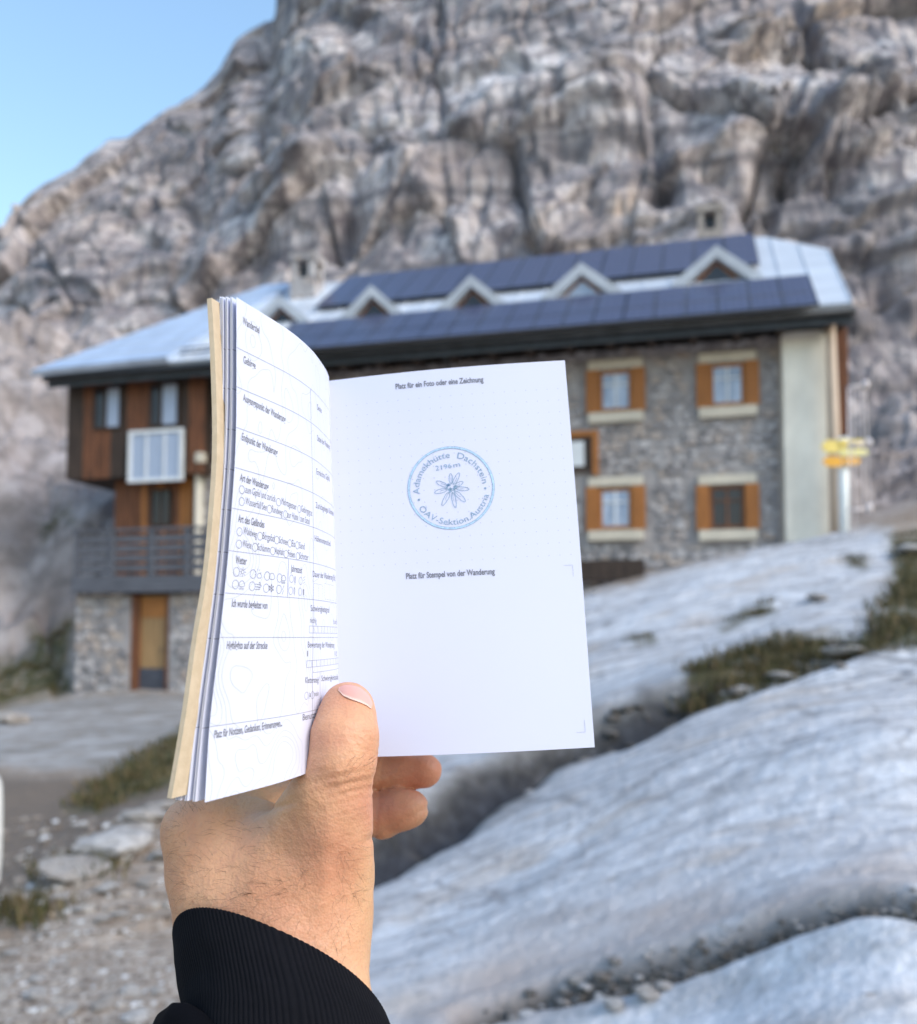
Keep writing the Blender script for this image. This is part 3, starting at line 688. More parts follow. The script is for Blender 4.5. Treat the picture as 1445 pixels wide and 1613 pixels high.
# ---------------------------------------------------------------- chimneys
for px, py0, py1, hw, dp, lbl in ((485, 405, 462, 20, 0, 'stone'), (1118, 330, 385, 19, 1, 'pale')):
    ww = 3.2 if dp == 0 else 5.2
    tt_, zt_ = hit_w(px, py0, ww); _, zb_ = hit_w(px, py1, ww); d = H2P(tt_, ww, zt_)[2]; h = hw*d/F
    hz = zt_-zb_
    c_ = MB().box((tt_-h, ww-h, zb_-1.5), (tt_+h, ww+h, zb_+hz*.30)).build('chimney', stone if dp == 0 else chim, roof)
    leg = MB()
    for sx in (-1, 1):
        for sy in (-1, 1): leg.box((tt_+sx*h*.72-h*.24, ww+sy*h*.72-h*.24, zb_+hz*.302), (tt_+sx*h*.72+h*.24, ww+sy*h*.72+h*.24, zb_+hz*.80))
    leg.build('piers', stone if dp == 0 else chim, c_, kind='stuff')
    MB().box((tt_-h*1.1, ww-h*1.1, zb_+hz*.803), (tt_+h*1.1, ww+h*1.1, zt_)).build('cap', stone if dp == 0 else chim, c_)
    MB().box((tt_-h*.4, ww-h*.4, zb_+hz*.303), (tt_+h*.4, ww+h*.4, zb_+hz*.7)).build('flue', dark_metal, c_)
# ---------------------------------------------------------------- wood-clad wing at the left
w_u = -.45
tu0, zu_b = hit_w(104, 756, w_u); tu1 = T(322, w_u, 700)
wins = []
def simple_win(pxl, pxr, pyt, pyb, w, frame, pane, nb=0, name='window', e=.05):
    a, zt = hit_w(pxl, pyt, w); b_, zb_ = hit_w(pxr, pyb, w)
    fr = MB().box((a, w-.07, zb_), (a+e, w+.02, zt)).box((b_-e, w-.07, zb_), (b_, w+.02, zt)).box((a+e, w-.07, zt-e), (b_-e, w+.02, zt)).box((a+e, w-.07, zb_), (b_-e, w+.02, zb_+e)).build(name, frame, HUT)
    MB().box((a+e, w-.03, zb_+e), (b_-e, w-.01, zt-e)).build('pane', pane, fr)
    for k in range(nb):
        x = a+(b_-a)*(k+1)/(nb+1); MB().box((x-.025, w-.06, zb_+e), (x+.025, w-.032, zt-e)).build('mullion', frame, fr)
    wins.append((a, b_, zb_, zt)); return fr
simple_win(150, 168, 612, 676, w_u, wood_dark, glass_d)
simple_win(168, 192, 610, 675, w_u, wood_dark, curtain, 0)
simple_win(238, 255, 606, 672, w_u, wood_dark, glass_d)
simple_win(255, 283, 604, 671, w_u, wood_dark, curtain, 0)
bw_ = simple_win(205, 289, 680, 757, w_u-.05, white_p, curtain, 2, 'picture_window', .09)
def boards(t0, t1, z0, z1, w, holes, step=.17, tone=None):
    t = t0
    while t < t1-.02:
        b_ = min(t+step*rng.uniform(.85, 1.15), t1); segs = [(z0, z1)]
        for h in holes:
            if t < h[1]-.01 and b_ > h[0]+.01:
                segs = [s for a, c_ in segs for s in ((a, min(c_, h[2])), (max(a, h[3]), c_)) if s[1]-s[0] > .03]
        f = (t-t0)/(t1-t0)
        for a, c_ in segs:
            m = tone(f, (a+c_)/2) if tone else wood
            MB().box((t+.006, w-rng.uniform(0, .018), a), (b_-.006, w+.03, c_)).build('board', m, HUT)
        t = b_
z_top = z_e-.065
def tone_up(f, z): return wood if (.12 < f < .3 or .42 < f < .62 or f > .86) else wood_dark
boards(tu0, tu1, zu_b, z_top, w_u, wins, tone=tone_up)
MB().box((tu0+.01, w_u+.032, zu_b), (tu1-.01, 6.5, z_top-.01)).build('wing_body', wood_dark, HUT)
tl0, _ = hit_w(182, 790, 0); _, zdk = hit_w(250, 832, 0)
wins2 = len(wins)
simple_win(240, 270, 772, 828, -.02, wood_dark, glass_d, 1)
boards(tl0, T(318), z_deck-.1, zu_b-.005, -.02, wins[wins2:], tone=lambda f, z: wood_warm if rng.random() < .35 else wood)
MB().box((T(318)+.01, -.3, z_deck-.1), (t_wing, .028, z_top)).build('corner_quoin', plaster, HUT)
MB().box((tl0+.01, .012, z_deck-.1), (T(318), .6, zu_b)).build('wing_lower_body', wood_dark, HUT)
# lamp on the quoin
tl_, zl_ = hit_w(318, 722, -.35)
MB().box((tl_-.13, -.5, zl_-.14), (tl_+.13, -.302, zl_+.14)).build('wall_lamp', cream, HUT, bevel=.05)
# balcony: deck slab, joists, posts and rails
td0, _ = hit_w(112, 930, -1.5); td1, _ = hit_w(352, 930, -1.5)
_, zd_t = hit_w(112, 908, -1.5); _, zd_b = hit_w(112, 934, -1.5)
MB().box((td0, -1.5, zd_b), (td1, -.05, zd_t)).build('balcony_deck', wood_grey, HUT)
_, zr = hit_w(118, 840, -1.45)
posts = [hit_w(p, 880, -1.45)[0] for p in (122, 178, 240, 296, 345)]
for t in posts: MB().box((t-.06, -1.51, zd_t+.002), (t+.06, -1.39, zr)).build('railing_post', wood_grey, HUT)
hr = zr-zd_t
for k, f in enumerate((.12, .34, .56, .78)):
    for a, b_ in zip(posts[:-1], posts[1:]):
        MB().box((a+.062, -1.47, zd_t+hr*f-.03), (b_-.062, -1.43, zd_t+hr*f+.14)).build('railing_board', wood_grey, HUT)
MB().box((posts[0]-.1, -1.53, zr+.002), (posts[-1]+.1, -1.37, zr+.07)).build('handrail', wood_grey, HUT)
for k in range(9):
    f = k/8; MB().box((posts[0]-.04, -1.4+1.3*f*0, zd_t+.1) if 0 else (posts[0]+(posts[-1]-posts[0])*f-.02, -1.38, zd_t+.003), (posts[0]+(posts[-1]-posts[0])*f+.02, -1.35, zr)).build('railing_bar', wood_dark, HUT)
# cellar door
_, zdt = hit_w(230, 938, -1.1); _, zdb = hit_w(230, 1092, -1.1)
dr = MB()
MB().box((door0-.04, -1.16, zdb-.2), (door0+.16, -.9, zdt)).box((door1-.06, -1.16, zdb-.2), (door1+.04, -.9, zdt)).build('door_frame', wood, HUT)
door = MB().box((door0+.162, -1.05, zdb+.62), (door1-.062, -1.0, zdt)).build('door', simple('yellow_door_wood', (.33, .20, .09), .6, .25, 3, (8, 8, .5)), HUT)
MB().box((door0+.2, -1.07, zdt-.55), (door1-.1, -1.052, zdt-.06)).build('upper_panel', simple('orange_door_wood', (.38, .15, .035), .6, .2, 3), door)
MB().box((door0+.162, -1.08, zdb-.1), (door1-.062, -1.0, zdb+.617)).build('kick_plate', simple('blue_grey_plate', (.06, .065, .085), .6, .3, 4), door)
MB().tube([(door1-.2, -1.12, zdb+1.0), (door1-.2, -1.12, zdb+1.14)], .015, 6).build('handle', dark_metal, door)
# dark timber kerb at the foot of the wall
k0, zk = hit_w(905, 893, -.4); k1, _ = hit_w(1015, 893, -.4)
kb = MB().box((0, 0, 0), (k1-k0, .35, .45)).build('timber_kerb', wood_dark, cat='timber kerb', label='dark low timber kerb at the foot of the stone wall beside the notebook')
kb.location = tuple(HO+HX*k0+HY*(-.55)+np.array([0, 0, zk-.32])); kb.rotation_euler = (0, 0, -AL)
# ================================================================== THINGS ROUND THE HUT
# pale wooden pole against the buttress
p0, p1 = hit_w(1318, 840, -.6), hit_w(1308, 512, -.6)
pl = MB().tube([(0, 0, -.4), (0, 0, 1.5), (p1[0]-p0[0], 0, p1[1]-p0[1])], [.13, .125, .10], 12).build('pole', simple('pale_pole_wood', (.52, .40, .30), .7, .15, 4, (5, 5, .4), .2), sm=True,
    label='pale straight wooden pole standing against the right corner of the hut', cat='pole')
pl.location = tuple(HO+HX*p0[0]+HY*(-.6)+np.array([0, 0, p0[1]])); pl.rotation_euler = (0, 0, -AL)
# signpost with yellow trail boards
yellow = simple('yellow_sign_paint', (.78, .60, .16), .35, .08, 6); orange = simple('orange_sign_paint', (.80, .40, .04), .4, .08, 6)
ds = 16.9; zt_s = P(1331, 688, ds)
sp = thing('signpost', 'white trail signpost with yellow and orange arrow boards on top of the pale slab', 'signpost', tuple(P(1331, 845, ds)))
hS = float(zt_s[2]-P(1331, 845, ds)[2])
MB().tube([(0, 0, -.5), (0, 0, hS)], .095, 12).build('post', simple('white_post_paint', (.80, .82, .80), .35, .05, 4), sp, sm=True)
def board(pxa, pxb, pyt, pyb, y, m, tip, tilt=0):
    a = P(pxa, pyt, ds)-P(1331, 845, ds); b_ = P(pxb, pyb, ds)-P(1331, 845, ds)
    x0, x1, z1, z0 = a[0], b_[0], a[2], b_[2]; zm = (z0+z1)/2
    poly = [(x0, y, z0), (x1, y, z0), (x1+.1, y, zm), (x1, y, z1), (x0, y, z1)] if tip > 0 else [(x0, y, z0), (x1, y, z0), (x1, y, z1), (x0, y, z1), (x0-.1, y, zm)]
    MB().prism(poly, (0, .02, 0)).build('sign_board', m, sp, bevel=.004)
board(1300, 1336, 694, 714, -.14, yellow, -1)
board(1322, 1362, 693, 705, -.17, yellow, 1)
board(1322, 1360, 708, 719, -.15, simple('pale_yellow_sign', (.80, .72, .30), .3, .08, 6), 1)
board(1301, 1324, 720, 736, -.15, orange, -1)
board(1326, 1346, 721, 734, -.16, orange, 1)
# thin bracket with three arms and taut wires
dw = 16.2; o_ = P(1342, 800, dw)
stl = simple('pinkish_galvanised', (.66, .58, .56), .4, .1, 5, metal=.1)
br_ = thing('wire_rack', 'thin metal rack of knobbed arms and taut wires behind the yellow signpost', 'wire rack', tuple(o_))
rel = lambda px, py: P(px, py, dw)-o_
MB().tube([rel(1336, 610), rel(1340, 860)], .016, 8).build('mast', stl, br_, sm=True)
for py, xe in ((607, 1363), (698, 1368), (801, 1369)):
    m = MB().tube([rel(1336, py+3), rel(xe, py)], .03, 8).build('arm', stl, br_, sm=True)
    MB().tube([rel(xe-5, py), rel(xe-2.5, py), rel(xe+2.5, py), rel(xe+5, py)], [.04, .09, .09, .04], 12).build('knob', stl, m, sm=True)
for a, b_ in (((1357, 609), (1361, 800)), ((1364, 609), (1371, 800)), ((1344, 609), (1348, 840))):
    MB().tube([rel(*a), rel(*b_)], .012, 5).build('wire', stl, br_)
# pale boundary stone cut by the left edge of the picture
q0 = P(-10, 1355, 6.2)
V = []; n = 12; prof = [(-.15, .8), (.0, 1), (.2, 1.0), (.38, .95), (.5, .8), (.555, .45), (.57, .05)]
for z, r in prof:
    for k in range(n):
        a = 2*math.pi*k/n; V.append((.042*r*math.cos(a)*(1+.1*math.sin(3*a)), .06*r*math.sin(a), z))
Fc = [(i*n+j, i*n+(j+1) % n, (i+1)*n+(j+1) % n, (i+1)*n+j) for i in range(len(prof)-1) for j in range(n)]+[tuple(range((len(prof)-1)*n, len(prof)*n))]
o = obj('marker_stone', V, Fc, simple('whitewashed_stone', (.74, .72, .68), .8, .08, 12, bump=.3), sm=True, label='whitewashed upright marker stone cut by the left edge of the picture', cat='marker stone'); o.location = tuple(q0)

# ---- loose rocks
def rock_mesh(name, seed, sub=2, flat=.6):
    import bmesh
    bm = bmesh.new(); bmesh.ops.create_icosphere(bm, subdivisions=sub, radius=1.0)
    for v in bm.verts:
        c = v.co; d = fbm(np.array([c.x+seed*3.1]), np.array([c.y]), np.array([c.z+seed]), 3)[0]
        e = perlin(np.array([c.x*2.3+seed]), np.array([c.y*2.3]), np.array([c.z*2.3]))[0]
        v.co = c*(1+.45*d+.14*e); v.co.z *= flat
    me = bpy.data.meshes.new(name); bm.to_mesh(me); bm.free()
    me.materials.append(rockm); return me
rm = NT('loose_limestone')
oi = rm.n('ObjectInfo').outputs['Random']
c = rm.mix(oi, (.38, .33, .29), (.62, .59, .57)); c = rm.mix(rm.ramp(rm.noise(3, 6), [(.35, .6), (.6, 0)]), c, (.2, .165, .14))
rm.col(c); rm.bump(rm.noise(6, 6), .6, .1); rm.set(Roughness=.9); rockm = rm.m
RM = [rock_mesh('rock', s, 3) for s in (1, 5, 9, 14)]
def place_rock(px, py, rpx, lbl, grp=None, flat=1.0, d=None, rz=None):
    # march the view ray to the ground
    lo = 1.5
    Ds = np.geomspace(1.6, 45, 500); ps = P(px, py+rpx*.5, Ds); gf = ground_full(ps[:, 0], ps[:, 1])[0]
    kk = int((ps[:, 2] < gf).argmax()); D = Ds[kk]; p = ps[kk]
    s = 1.2*rpx*D/F; k = rng.randrange(4)
    o = link('rock', RM[k]); o['label'] = lbl; o['category'] = 'rock'
    if grp: o['group'] = grp
    zg = gz_at(p[0], p[1])
    o.location = (p[0], p[1], zg+s*.3); o.scale = (s, s*rng.uniform(.7, 1.1), s*.8*flat); o.rotation_euler = (rng.uniform(-.2, .2), rng.uniform(-.2, .2), rng.uniform(0, 6) if rz is None else rz)
    return o
place_rock(1020, 1562, 18, 'roundish white stone lying in the dark crevice at the lower right')
place_rock(967, 1580, 16, 'pale pointed stone in the crevice left of the white round stone')
place_rock(1045, 1553, 12, 'small pinkish stone touching the right side of the white round stone')
place_rock(118, 1362, 44, 'long pale flat boulder at the left end of the rock rim by the dark gravel', flat=.5, rz=.5)
place_rock(185, 1322, 50, 'broad cream boulder in the middle of the rock rim by the dark gravel', flat=.6, rz=.4)
place_rock(232, 1282, 34, 'pale boulder of the rock rim just left of the wrist', flat=.7)
place_rock(20, 1128, 24, 'light boulder on the left end of the flat paved terrace', flat=.7)
place_rock(1230, 1068, 20, 'weathered grey rock poking out of the grass band, nearest the notebook', flat=.5)
place_rock(1330, 1025, 30, 'flat pale rock framed by grass in the middle of the grass band', flat=.4, rz=.6)
place_rock(1290, 940, 16, 'rounded boulder at the top edge of the grass band under the signpost', flat=.6)
for px, py, r in ((905, 925, 10), (935, 932, 7), (1440, 862, 20)): place_rock(px, py, r, {905: 'pinkish rock at the foot of the timber kerb, nearest the notebook', 935: 'small rock right of the pinkish rock by the timber kerb', 1440: 'light boulder at the right picture edge beside the grass'}[px], flat=.6)
for px, py, r in ((142,1348,24),(208,1306,26),(160,1340,18),(252,1268,22),(225,1300,20),(95,1375,16)): place_rock(px, py, r, 'pale boulder among those making up the rock rim left of the wrist', 'pale boulders of the rock rim', .6)
g_ = 'pale stones scattered over the gravel on the left'
for px, py, r in ((170, 1398, 16), (60, 1385, 10), (95, 1410, 12), (190, 1440, 12), (160, 1450, 10), (60, 1565, 16), (165, 1580, 17), (205, 1560, 12), (110, 1590, 11), (215, 1600, 14), (60, 1540, 10), (20, 1500, 9), (130, 1430, 11), (235, 1390, 14), (255, 1345, 16), (30, 1440, 9), (70, 1470, 10), (250, 1560, 10), (90, 1515, 8)):
    place_rock(px, py, r*1.1, 'pale stone among others scattered over the brown gravel on the left', g_, .6)
# gravel and rubble that nobody could count
def scatter_stones(name, n, sampler, rad, kindmat, flat=.6):
    mb_V, mb_F, off = [], [], 0
    ico = rock_mesh('tmp', 3, 1); bv = np.array([v.co for v in ico.vertices]); bf = np.array([list(p.vertices) for p in ico.polygons]); bpy.data.meshes.remove(ico)
    xy = sampler(n); z = ground_full(xy[:, 0], xy[:, 1])[0]
    for (x, y), zz in zip(xy, z):
        s = rad(y); a = rng.uniform(0, 6.28); ca, sa = math.cos(a), math.sin(a)
        v = bv*np.array([s, s*rng.uniform(.6, 1), s*rng.uniform(.5, .9)])
        v = np.stack([v[:, 0]*ca-v[:, 1]*sa, v[:, 0]*sa+v[:, 1]*ca, v[:, 2]], -1)+[x, y, zz+s*.1]
        mb_V.append(v); mb_F.append(bf+off); off += len(bv)
    obj(name, np.vstack(mb_V), np.vstack(mb_F), kindmat, kind='stuff')
def on_pixels(pxr, pyr):
    def f(n):
        out = []
        while len(out) < n:
            m = 1200; px = nr.uniform(*pxr, m); py = nr.uniform(*pyr, m)
            D = np.geomspace(2, 30, 80)[:, None]; p = P(px[None]+0*D, py[None]+0*D, D+0*px[None])
            g = ground_base(p[..., 0], p[..., 1]); below = p[..., 2] < g; k = below.argmax(0)
            q_ = p[k, np.arange(m)]; out += [tuple(a[:2]) for a, b_ in zip(q_, below.any(0)) if b_]
        return np.array(out[:n])
    return f
gv = NT('gravel_pieces'); rp = gv.n('NewGeometry').outputs['Random Per Island']
gv.col(gv.ramp(rp, [(0, (.11, .08, .06)), (.5, (.27, .215, .175)), (.85, (.42, .37, .32)), (1, (.66, .65, .65))])); gv.set(Roughness=.9)
scatter_stones('gravel', 5200, on_pixels((-80, 330), (1385, 1640)), lambda y: rng.uniform(.007, .02)*(.6+y*.13), gv.m)
scatter_stones('rubble', 900, on_pixels((-60, 330), (1290, 1450)), lambda y: rng.choice((.02, .03, .03, .05)), gv.m)
cp = NT('crevice_pebbles'); rp = cp.n('NewGeometry').outputs['Random Per Island']
cp.col(cp.ramp(rp, [(0, (.05, .045, .04)), (.6, (.16, .14, .125)), (1, (.42, .40, .39))])); cp.set(Roughness=.9)
def along(line, width):
    L = np.array(line); seg = np.linalg.norm(np.diff(L, axis=0), axis=1); cs = np.concatenate([[0], np.cumsum(seg)])
    def f(n):
        s = nr.uniform(0, cs[-1], n); x = np.interp(s, cs, L[:, 0]); y = np.interp(s, cs, L[:, 1])
        return np.stack([x+nr.normal(0, width, n), y+nr.normal(0, width, n)], -1)
    return f
scatter_stones('crevice_rubble', 1800, along(CREV_C, .038), lambda y: rng.choice((.006, .009, .012, .018)), cp.m, .8)
scatter_stones('crevice_rubble', 130, along(CREV_C[:3], .05), lambda y: rng.choice((.02, .028, .036)), cp.m, .8)
scatter_stones('crevice_rubble', 420, along(CREV_B, .2), lambda y: rng.choice((.02, .03, .05, .08)), cp.m, .8)
# ---- grass
gg = NT('alpine_grass'); rp = gg.n('NewGeometry').outputs['Random Per Island']
gg.col(gg.ramp(rp, [(0, (.03, .032, .012)), (.45, (.075, .075, .022)), (.75, (.13, .09, .035)), (1, (.2, .14, .075))])); gg.set(Roughness=.8)
def grass(name, xy, hgt, per=10, spread=.05, wd=.006):
    z = ground_full(xy[:, 0], xy[:, 1])[0]; n = len(xy)*per
    bx_ = np.repeat(xy[:, 0], per)+nr.normal(0, spread, n); by_ = np.repeat(xy[:, 1], per)+nr.normal(0, spread, n); bz_ = np.repeat(z, per)-.01
    h = hgt*nr.uniform(.5, 1.2, n); a = nr.uniform(0, 2*np.pi, n); le = nr.uniform(.2, .7, n)*h; b2 = nr.uniform(0, 2*np.pi, n)
    wx, wy = wd*np.cos(b2), wd*np.sin(b2)
    p0_ = np.stack([bx_-wx, by_-wy, bz_], -1); p1_ = np.stack([bx_+wx, by_+wy, bz_], -1)
    m_ = np.stack([bx_+le*.4*np.cos(a), by_+le*.4*np.sin(a), bz_+h*.6], -1); t_ = np.stack([bx_+le*np.cos(a), by_+le*np.sin(a), bz_+h], -1)
    V = np.stack([p0_, p1_, m_+np.stack([wx, wy, 0*wx], -1)*.6, m_-np.stack([wx, wy, 0*wx], -1)*.6, t_], 1).reshape(-1, 3)
    i = np.arange(n)*5; Fc = [(int(k), int(k+1), int(k+2), int(k+3)) for k in i]+[(int(k+3), int(k+2), int(k+4)) for k in i]
    obj(name, V, Fc, gg.m, kind='stuff')
def in_zone(polys, n):
    out = []
    for poly in polys:
        p_ = np.array(poly, float); ar = (p_[:, 0].max()-p_[:, 0].min())*(p_[:, 1].max()-p_[:, 1].min())
        s = on_pixels((p_[:, 0].min(), p_[:, 0].max()), (p_[:, 1].min(), p_[:, 1].max()))(int(n*ar/4000)+12)
        z_ = ground_base(s[:, 0], s[:, 1]); a_, b_, _ = proj(np.stack([s[:, 0], s[:, 1], z_], -1))
        out.append(s[zone(a_, b_, poly, 5) > nr.uniform(.2, .9, len(s))])
    return np.vstack(out)
grass('grass', in_zone(Z_GRASS[:1], 70), .10, 10, .07, .006)
grass('grass', in_zone(Z_GRASS[1:4], 90), .10, 12, .05, .005)
grass('heather', in_zone([[(1060,1100),(1180,1030),(1250,1000),(1300,1010),(1240,1060),(1120,1100)],[(1370,960),(1445,880),(1470,960),(1400,1000)]], 34), .17, 18, .08, .007)
grass('grass', in_zone(Z_GRASS[4:], 60), .12, 12, .10, .010)
grass('grass', along(CREV_C, .05)(60), .03, 8, .02, .0015)
# ================================================================== NOTEBOOK
def pap(name, c=(.66, .67, .795), tint=(.64, .655, .80)):
    t = NT(name); t.col(t.mix(t.noise(14, 3), c, tint)); t.bump(t.noise(1500, 3), .08, .0002); t.set(Roughness=.75)
    t.b.inputs['Specular IOR Level'].default_value = .25
    return t
paper = pap('page_paper').m
edge_m = simple('page_edges', (.80, .80, .84), .8, .03, 400)
kraft = NT('kraft_cover'); kraft.col(kraft.mix(kraft.ramp(kraft.noise(300, 5), [(.35, .6), (.65, 0)]), (.64, .51, .36), (.54, .42, .28)))
kraft.bump(kraft.noise(900, 4), .35, .0004); kraft.set(Roughness=.85); kraft = kraft.m
ink = simple('black_print', (.17, .17, .20), .7, .1, 500)
line_ink = simple('grey_rule_print', (.24, .24, .30), .7, .1, 500)
faint = simple('faint_contour_print', (.47, .48, .56), .7, .05, 300)
dot_ink = simple('dot_grid_print', (.34, .35, .46), .7, .05, 300)
stamp_dark = simple('blue_stamp_ink', (.22, .34, .47), .7, .25, 900)
stamp_lite = simple('pale_blue_stamp_ink', (.42, .60, .78), .7, .2, 900)
BK = np.array(P(530, 1190, .362))
BOOK = thing('notebook', 'open hiking notebook with kraft cover, printed log page and blue hut stamp', 'notebook', tuple(BK))
# ---- left page: rows of the printed form measured in the photograph
yo = np.array([468,547,609,673,736,800,867,934,1004,1145,1264.]); xo = np.array([373,373,373,372.5,370,365.5,360.5,354,346.5,330.5,323.])
xi = np.array([518.5,520,521.3,523.3,525.7,527.5,529,530.5,532,535,537.]); yi = np.array([596,652,700,751,801,849,899,951,1004,1104,1184.])
xc = np.array([346,346.8,346.5,345,342,337,331,324,314,293,276.]); ro = np.array([326.5,331,333.5,335,334,329.5,324,316,304,284,263.5])
dO = np.array([.288, .262]); dI = np.array([.378, .340])
rowd = np.diff(yo)*np.interp((yo[1:]+yo[:-1])/2, [468, 1264], dO)
vk = np.concatenate([[0], np.cumsum(rowd)]); PH = vk[-1]/F; vk = vk/vk[-1]
def herm(x, xk, yk):
    x = np.asarray(x, float); m = np.gradient(yk, xk); i = np.clip(np.searchsorted(xk, x)-1, 0, len(xk)-2)
    h = xk[i+1]-xk[i]; t = (x-xk[i])/h
    return (2*t**3-3*t**2+1)*yk[i]+(t**3-2*t**2+t)*h*m[i]+(-2*t**3+3*t**2)*yk[i+1]+(t**3-t**2)*h*m[i+1]
UK = np.array([0, .17, .34, .54, .76, .92, 1.0, 1.06, 1.12]); SK = np.array([0, .30, .56, .775, .918, .985, 1.0, .985, .93])
def left_surf(u, v, f=0.0, lift=0.0, extra_d=0.0):
    """f: 0 = top page, 1 = next to the cover. u 0 outer edge, 1 where the page turns away, 1.12 spine"""
    v = np.asarray(v, float); u = np.asarray(u, float)
    ff = np.clip(f, 0, 1)**(1-.15*v)
    x0 = herm(v, vk, xo)*(1-ff)+herm(v, vk, xc)*ff; y0 = herm(v, vk, yo) - 1.0*f*(1-v) - 4*f*v
    x1 = herm(v, vk, xi)-7*f; y1 = herm(v, vk, yi)
    d0 = dO[0]+(dO[1]-dO[0])*v; d1 = dI[0]+(dI[1]-dI[0])*v
    s = herm(u, UK, SK)
    d = d0+(d1-d0)*u+.004*f*np.sin(np.pi*np.clip(u, 0, 1))
    Y0, Y1 = (CY-y0)*d0, (CY-y1)*d1
    px = x0+(x1-x0)*s; py = CY-(Y0+(Y1-Y0)*u)/d
    return P(px, py, d-lift+extra_d)
# inverse lookup table for the printed page
uu, vv = np.meshgrid(np.linspace(0, 1, 401), np.linspace(0, 1, 401), indexing='ij')
lpx, lpy, _ = proj(left_surf(uu, vv))
def inv_left(px, py):
    k = np.argmin((lpx-px)**2+(lpy-py)**2); i, j = divmod(k, 401); u, v = i/400., j/400.
    for _ in range(12):
        h = 1e-3; a, b_, _d = proj(left_surf(u, v)); au, bu, _d = proj(left_surf(u+h, v)); av, bv_, _d = proj(left_surf(u, v+h))
        J = np.array([[(au-a)/h, (av-a)/h], [(bu-b_)/h, (bv_-b_)/h]])
        try: s = np.linalg.solve(J+np.eye(2)*1e-6, [px-a, py-b_])
        except Exception: break
        s = np.clip(s, -.05, .05); u, v = float(np.clip(u+s[0], 0, 1.0)), float(np.clip(v+s[1], 0, 1))
    return u, v
# ---- right page
RC = dict(tl=(505, 601.5, .383), tr=(890, 567.5, .371), bl=(524, 1193.5, .345), br=(936.5, 1177, .339))
PW = .1
def right_surf(u, v, k=0, lift=0.0):
    """k = leaf number below the top one"""
    u = np.asarray(u, float); v = np.asarray(v, float)
    q = [np.array(Cc(*RC[n_])) for n_ in ('tl', 'tr', 'bl', 'br')]
    for n_ in range(4): q[n_] = q[n_].reshape((3,)+(1,)*max(u.ndim, 0))
    p = (q[0]*(1-u)+q[1]*u)*(1-v)+(q[2]*(1-u)+q[3]*u)*v
    X, Y, D = p
    D = D - .0042*np.sin(np.pi*np.clip(u, 0, 1))*(1-.3*v) + .0012*np.sin(np.pi*v)*u - .0045*np.exp(-((u-.06)/.06)**2)*0
    X = X + .0022*np.sin(np.pi*v)*u*.25 + k*.00016*v
    Y = Y - k*.00016*v
    D = D + k*.0009 - lift
    sc = 1.0
    return C2W(X, Y, D)
ur, vr = np.meshgrid(np.linspace(0, 1, 301), np.linspace(0, 1, 301), indexing='ij')
rpx, rpy, _ = proj(right_surf(ur, vr))
def inv_right(px, py):
    k = np.argmin((rpx-px)**2+(rpy-py)**2); i, j = divmod(k, 301); u, v = i/300., j/300.
    for _ in range(6):
        h = 1e-3; a, b_, _d = proj(right_surf(u, v)); au, bu, _d = proj(right_surf(u+h, v)); av, bv_, _d = proj(right_surf(u, v+h))
        s = np.linalg.solve(np.array([[(au-a)/h, (av-a)/h], [(bu-b_)/h, (bv_-b_)/h]]), [px-a, py-b_]); u += float(s[0]); v += float(s[1])
    return u, v
def sheet(name, surf, th, mat, parent, nu=40, nv=48, u1=1.12, **kw):
    """a leaf with real thickness: front grid, back grid and edge strip"""
    U_, V_ = np.meshgrid(np.linspace(0, u1, nu), np.linspace(0, 1, nv), indexing='ij')
    A = surf(U_, V_).reshape(-1, 3)
    du = surf(U_+1e-3, V_).reshape(-1, 3)-A; dv = surf(U_, V_+1e-3).reshape(-1, 3)-A
    n = np.cross(du, dv); n /= np.linalg.norm(n, axis=1)[:, None]
    if (n[:, 1].mean()) < 0: n = -n           # away from the camera
    B = A+n*th; N = nu*nv; Fg = grid_faces(nu, nv)
    ring = [i*nv for i in range(nu)]+[(nu-1)*nv+j for j in range(1, nv)]+[i*nv+nv-1 for i in range(nu-2, -1, -1)]+[j for j in range(nv-2, 0, -1)]
    side = [(ring[k], ring[(k+1) % len(ring)], N+ring[(k+1) % len(ring)], N+ring[k]) for k in range(len(ring))]
    faces = [tuple(f) for f in Fg]+[tuple(f[::-1]+N) for f in Fg]+side
    mats = mat if isinstance(mat, (list, tuple)) else [mat]
    mi = [0]*(2*len(Fg))+[len(mats)-1]*len(side)
    o = obj(name, np.vstack([A, B]), faces, list(mats), parent, BK, True, None, mi, **kw)
    o.modifiers.new('edges', 'EDGE_SPLIT').split_angle = R(50)
    return o
PT = .00012
lpage = sheet('page', lambda u, v: left_surf(u, v), PT, [paper, edge_m], BOOK, 60, 64, label='printed hiking log page on the left')
LF = [.27, .34, .55, .62, .80, .87, .96]
for k, f in enumerate(LF):
    sheet('page', lambda u, v, f=f, k=k: left_surf(u, v, f, extra_d=.0012+.0003*k), PT*1.6, [paper, edge_m], BOOK, 34, 40)
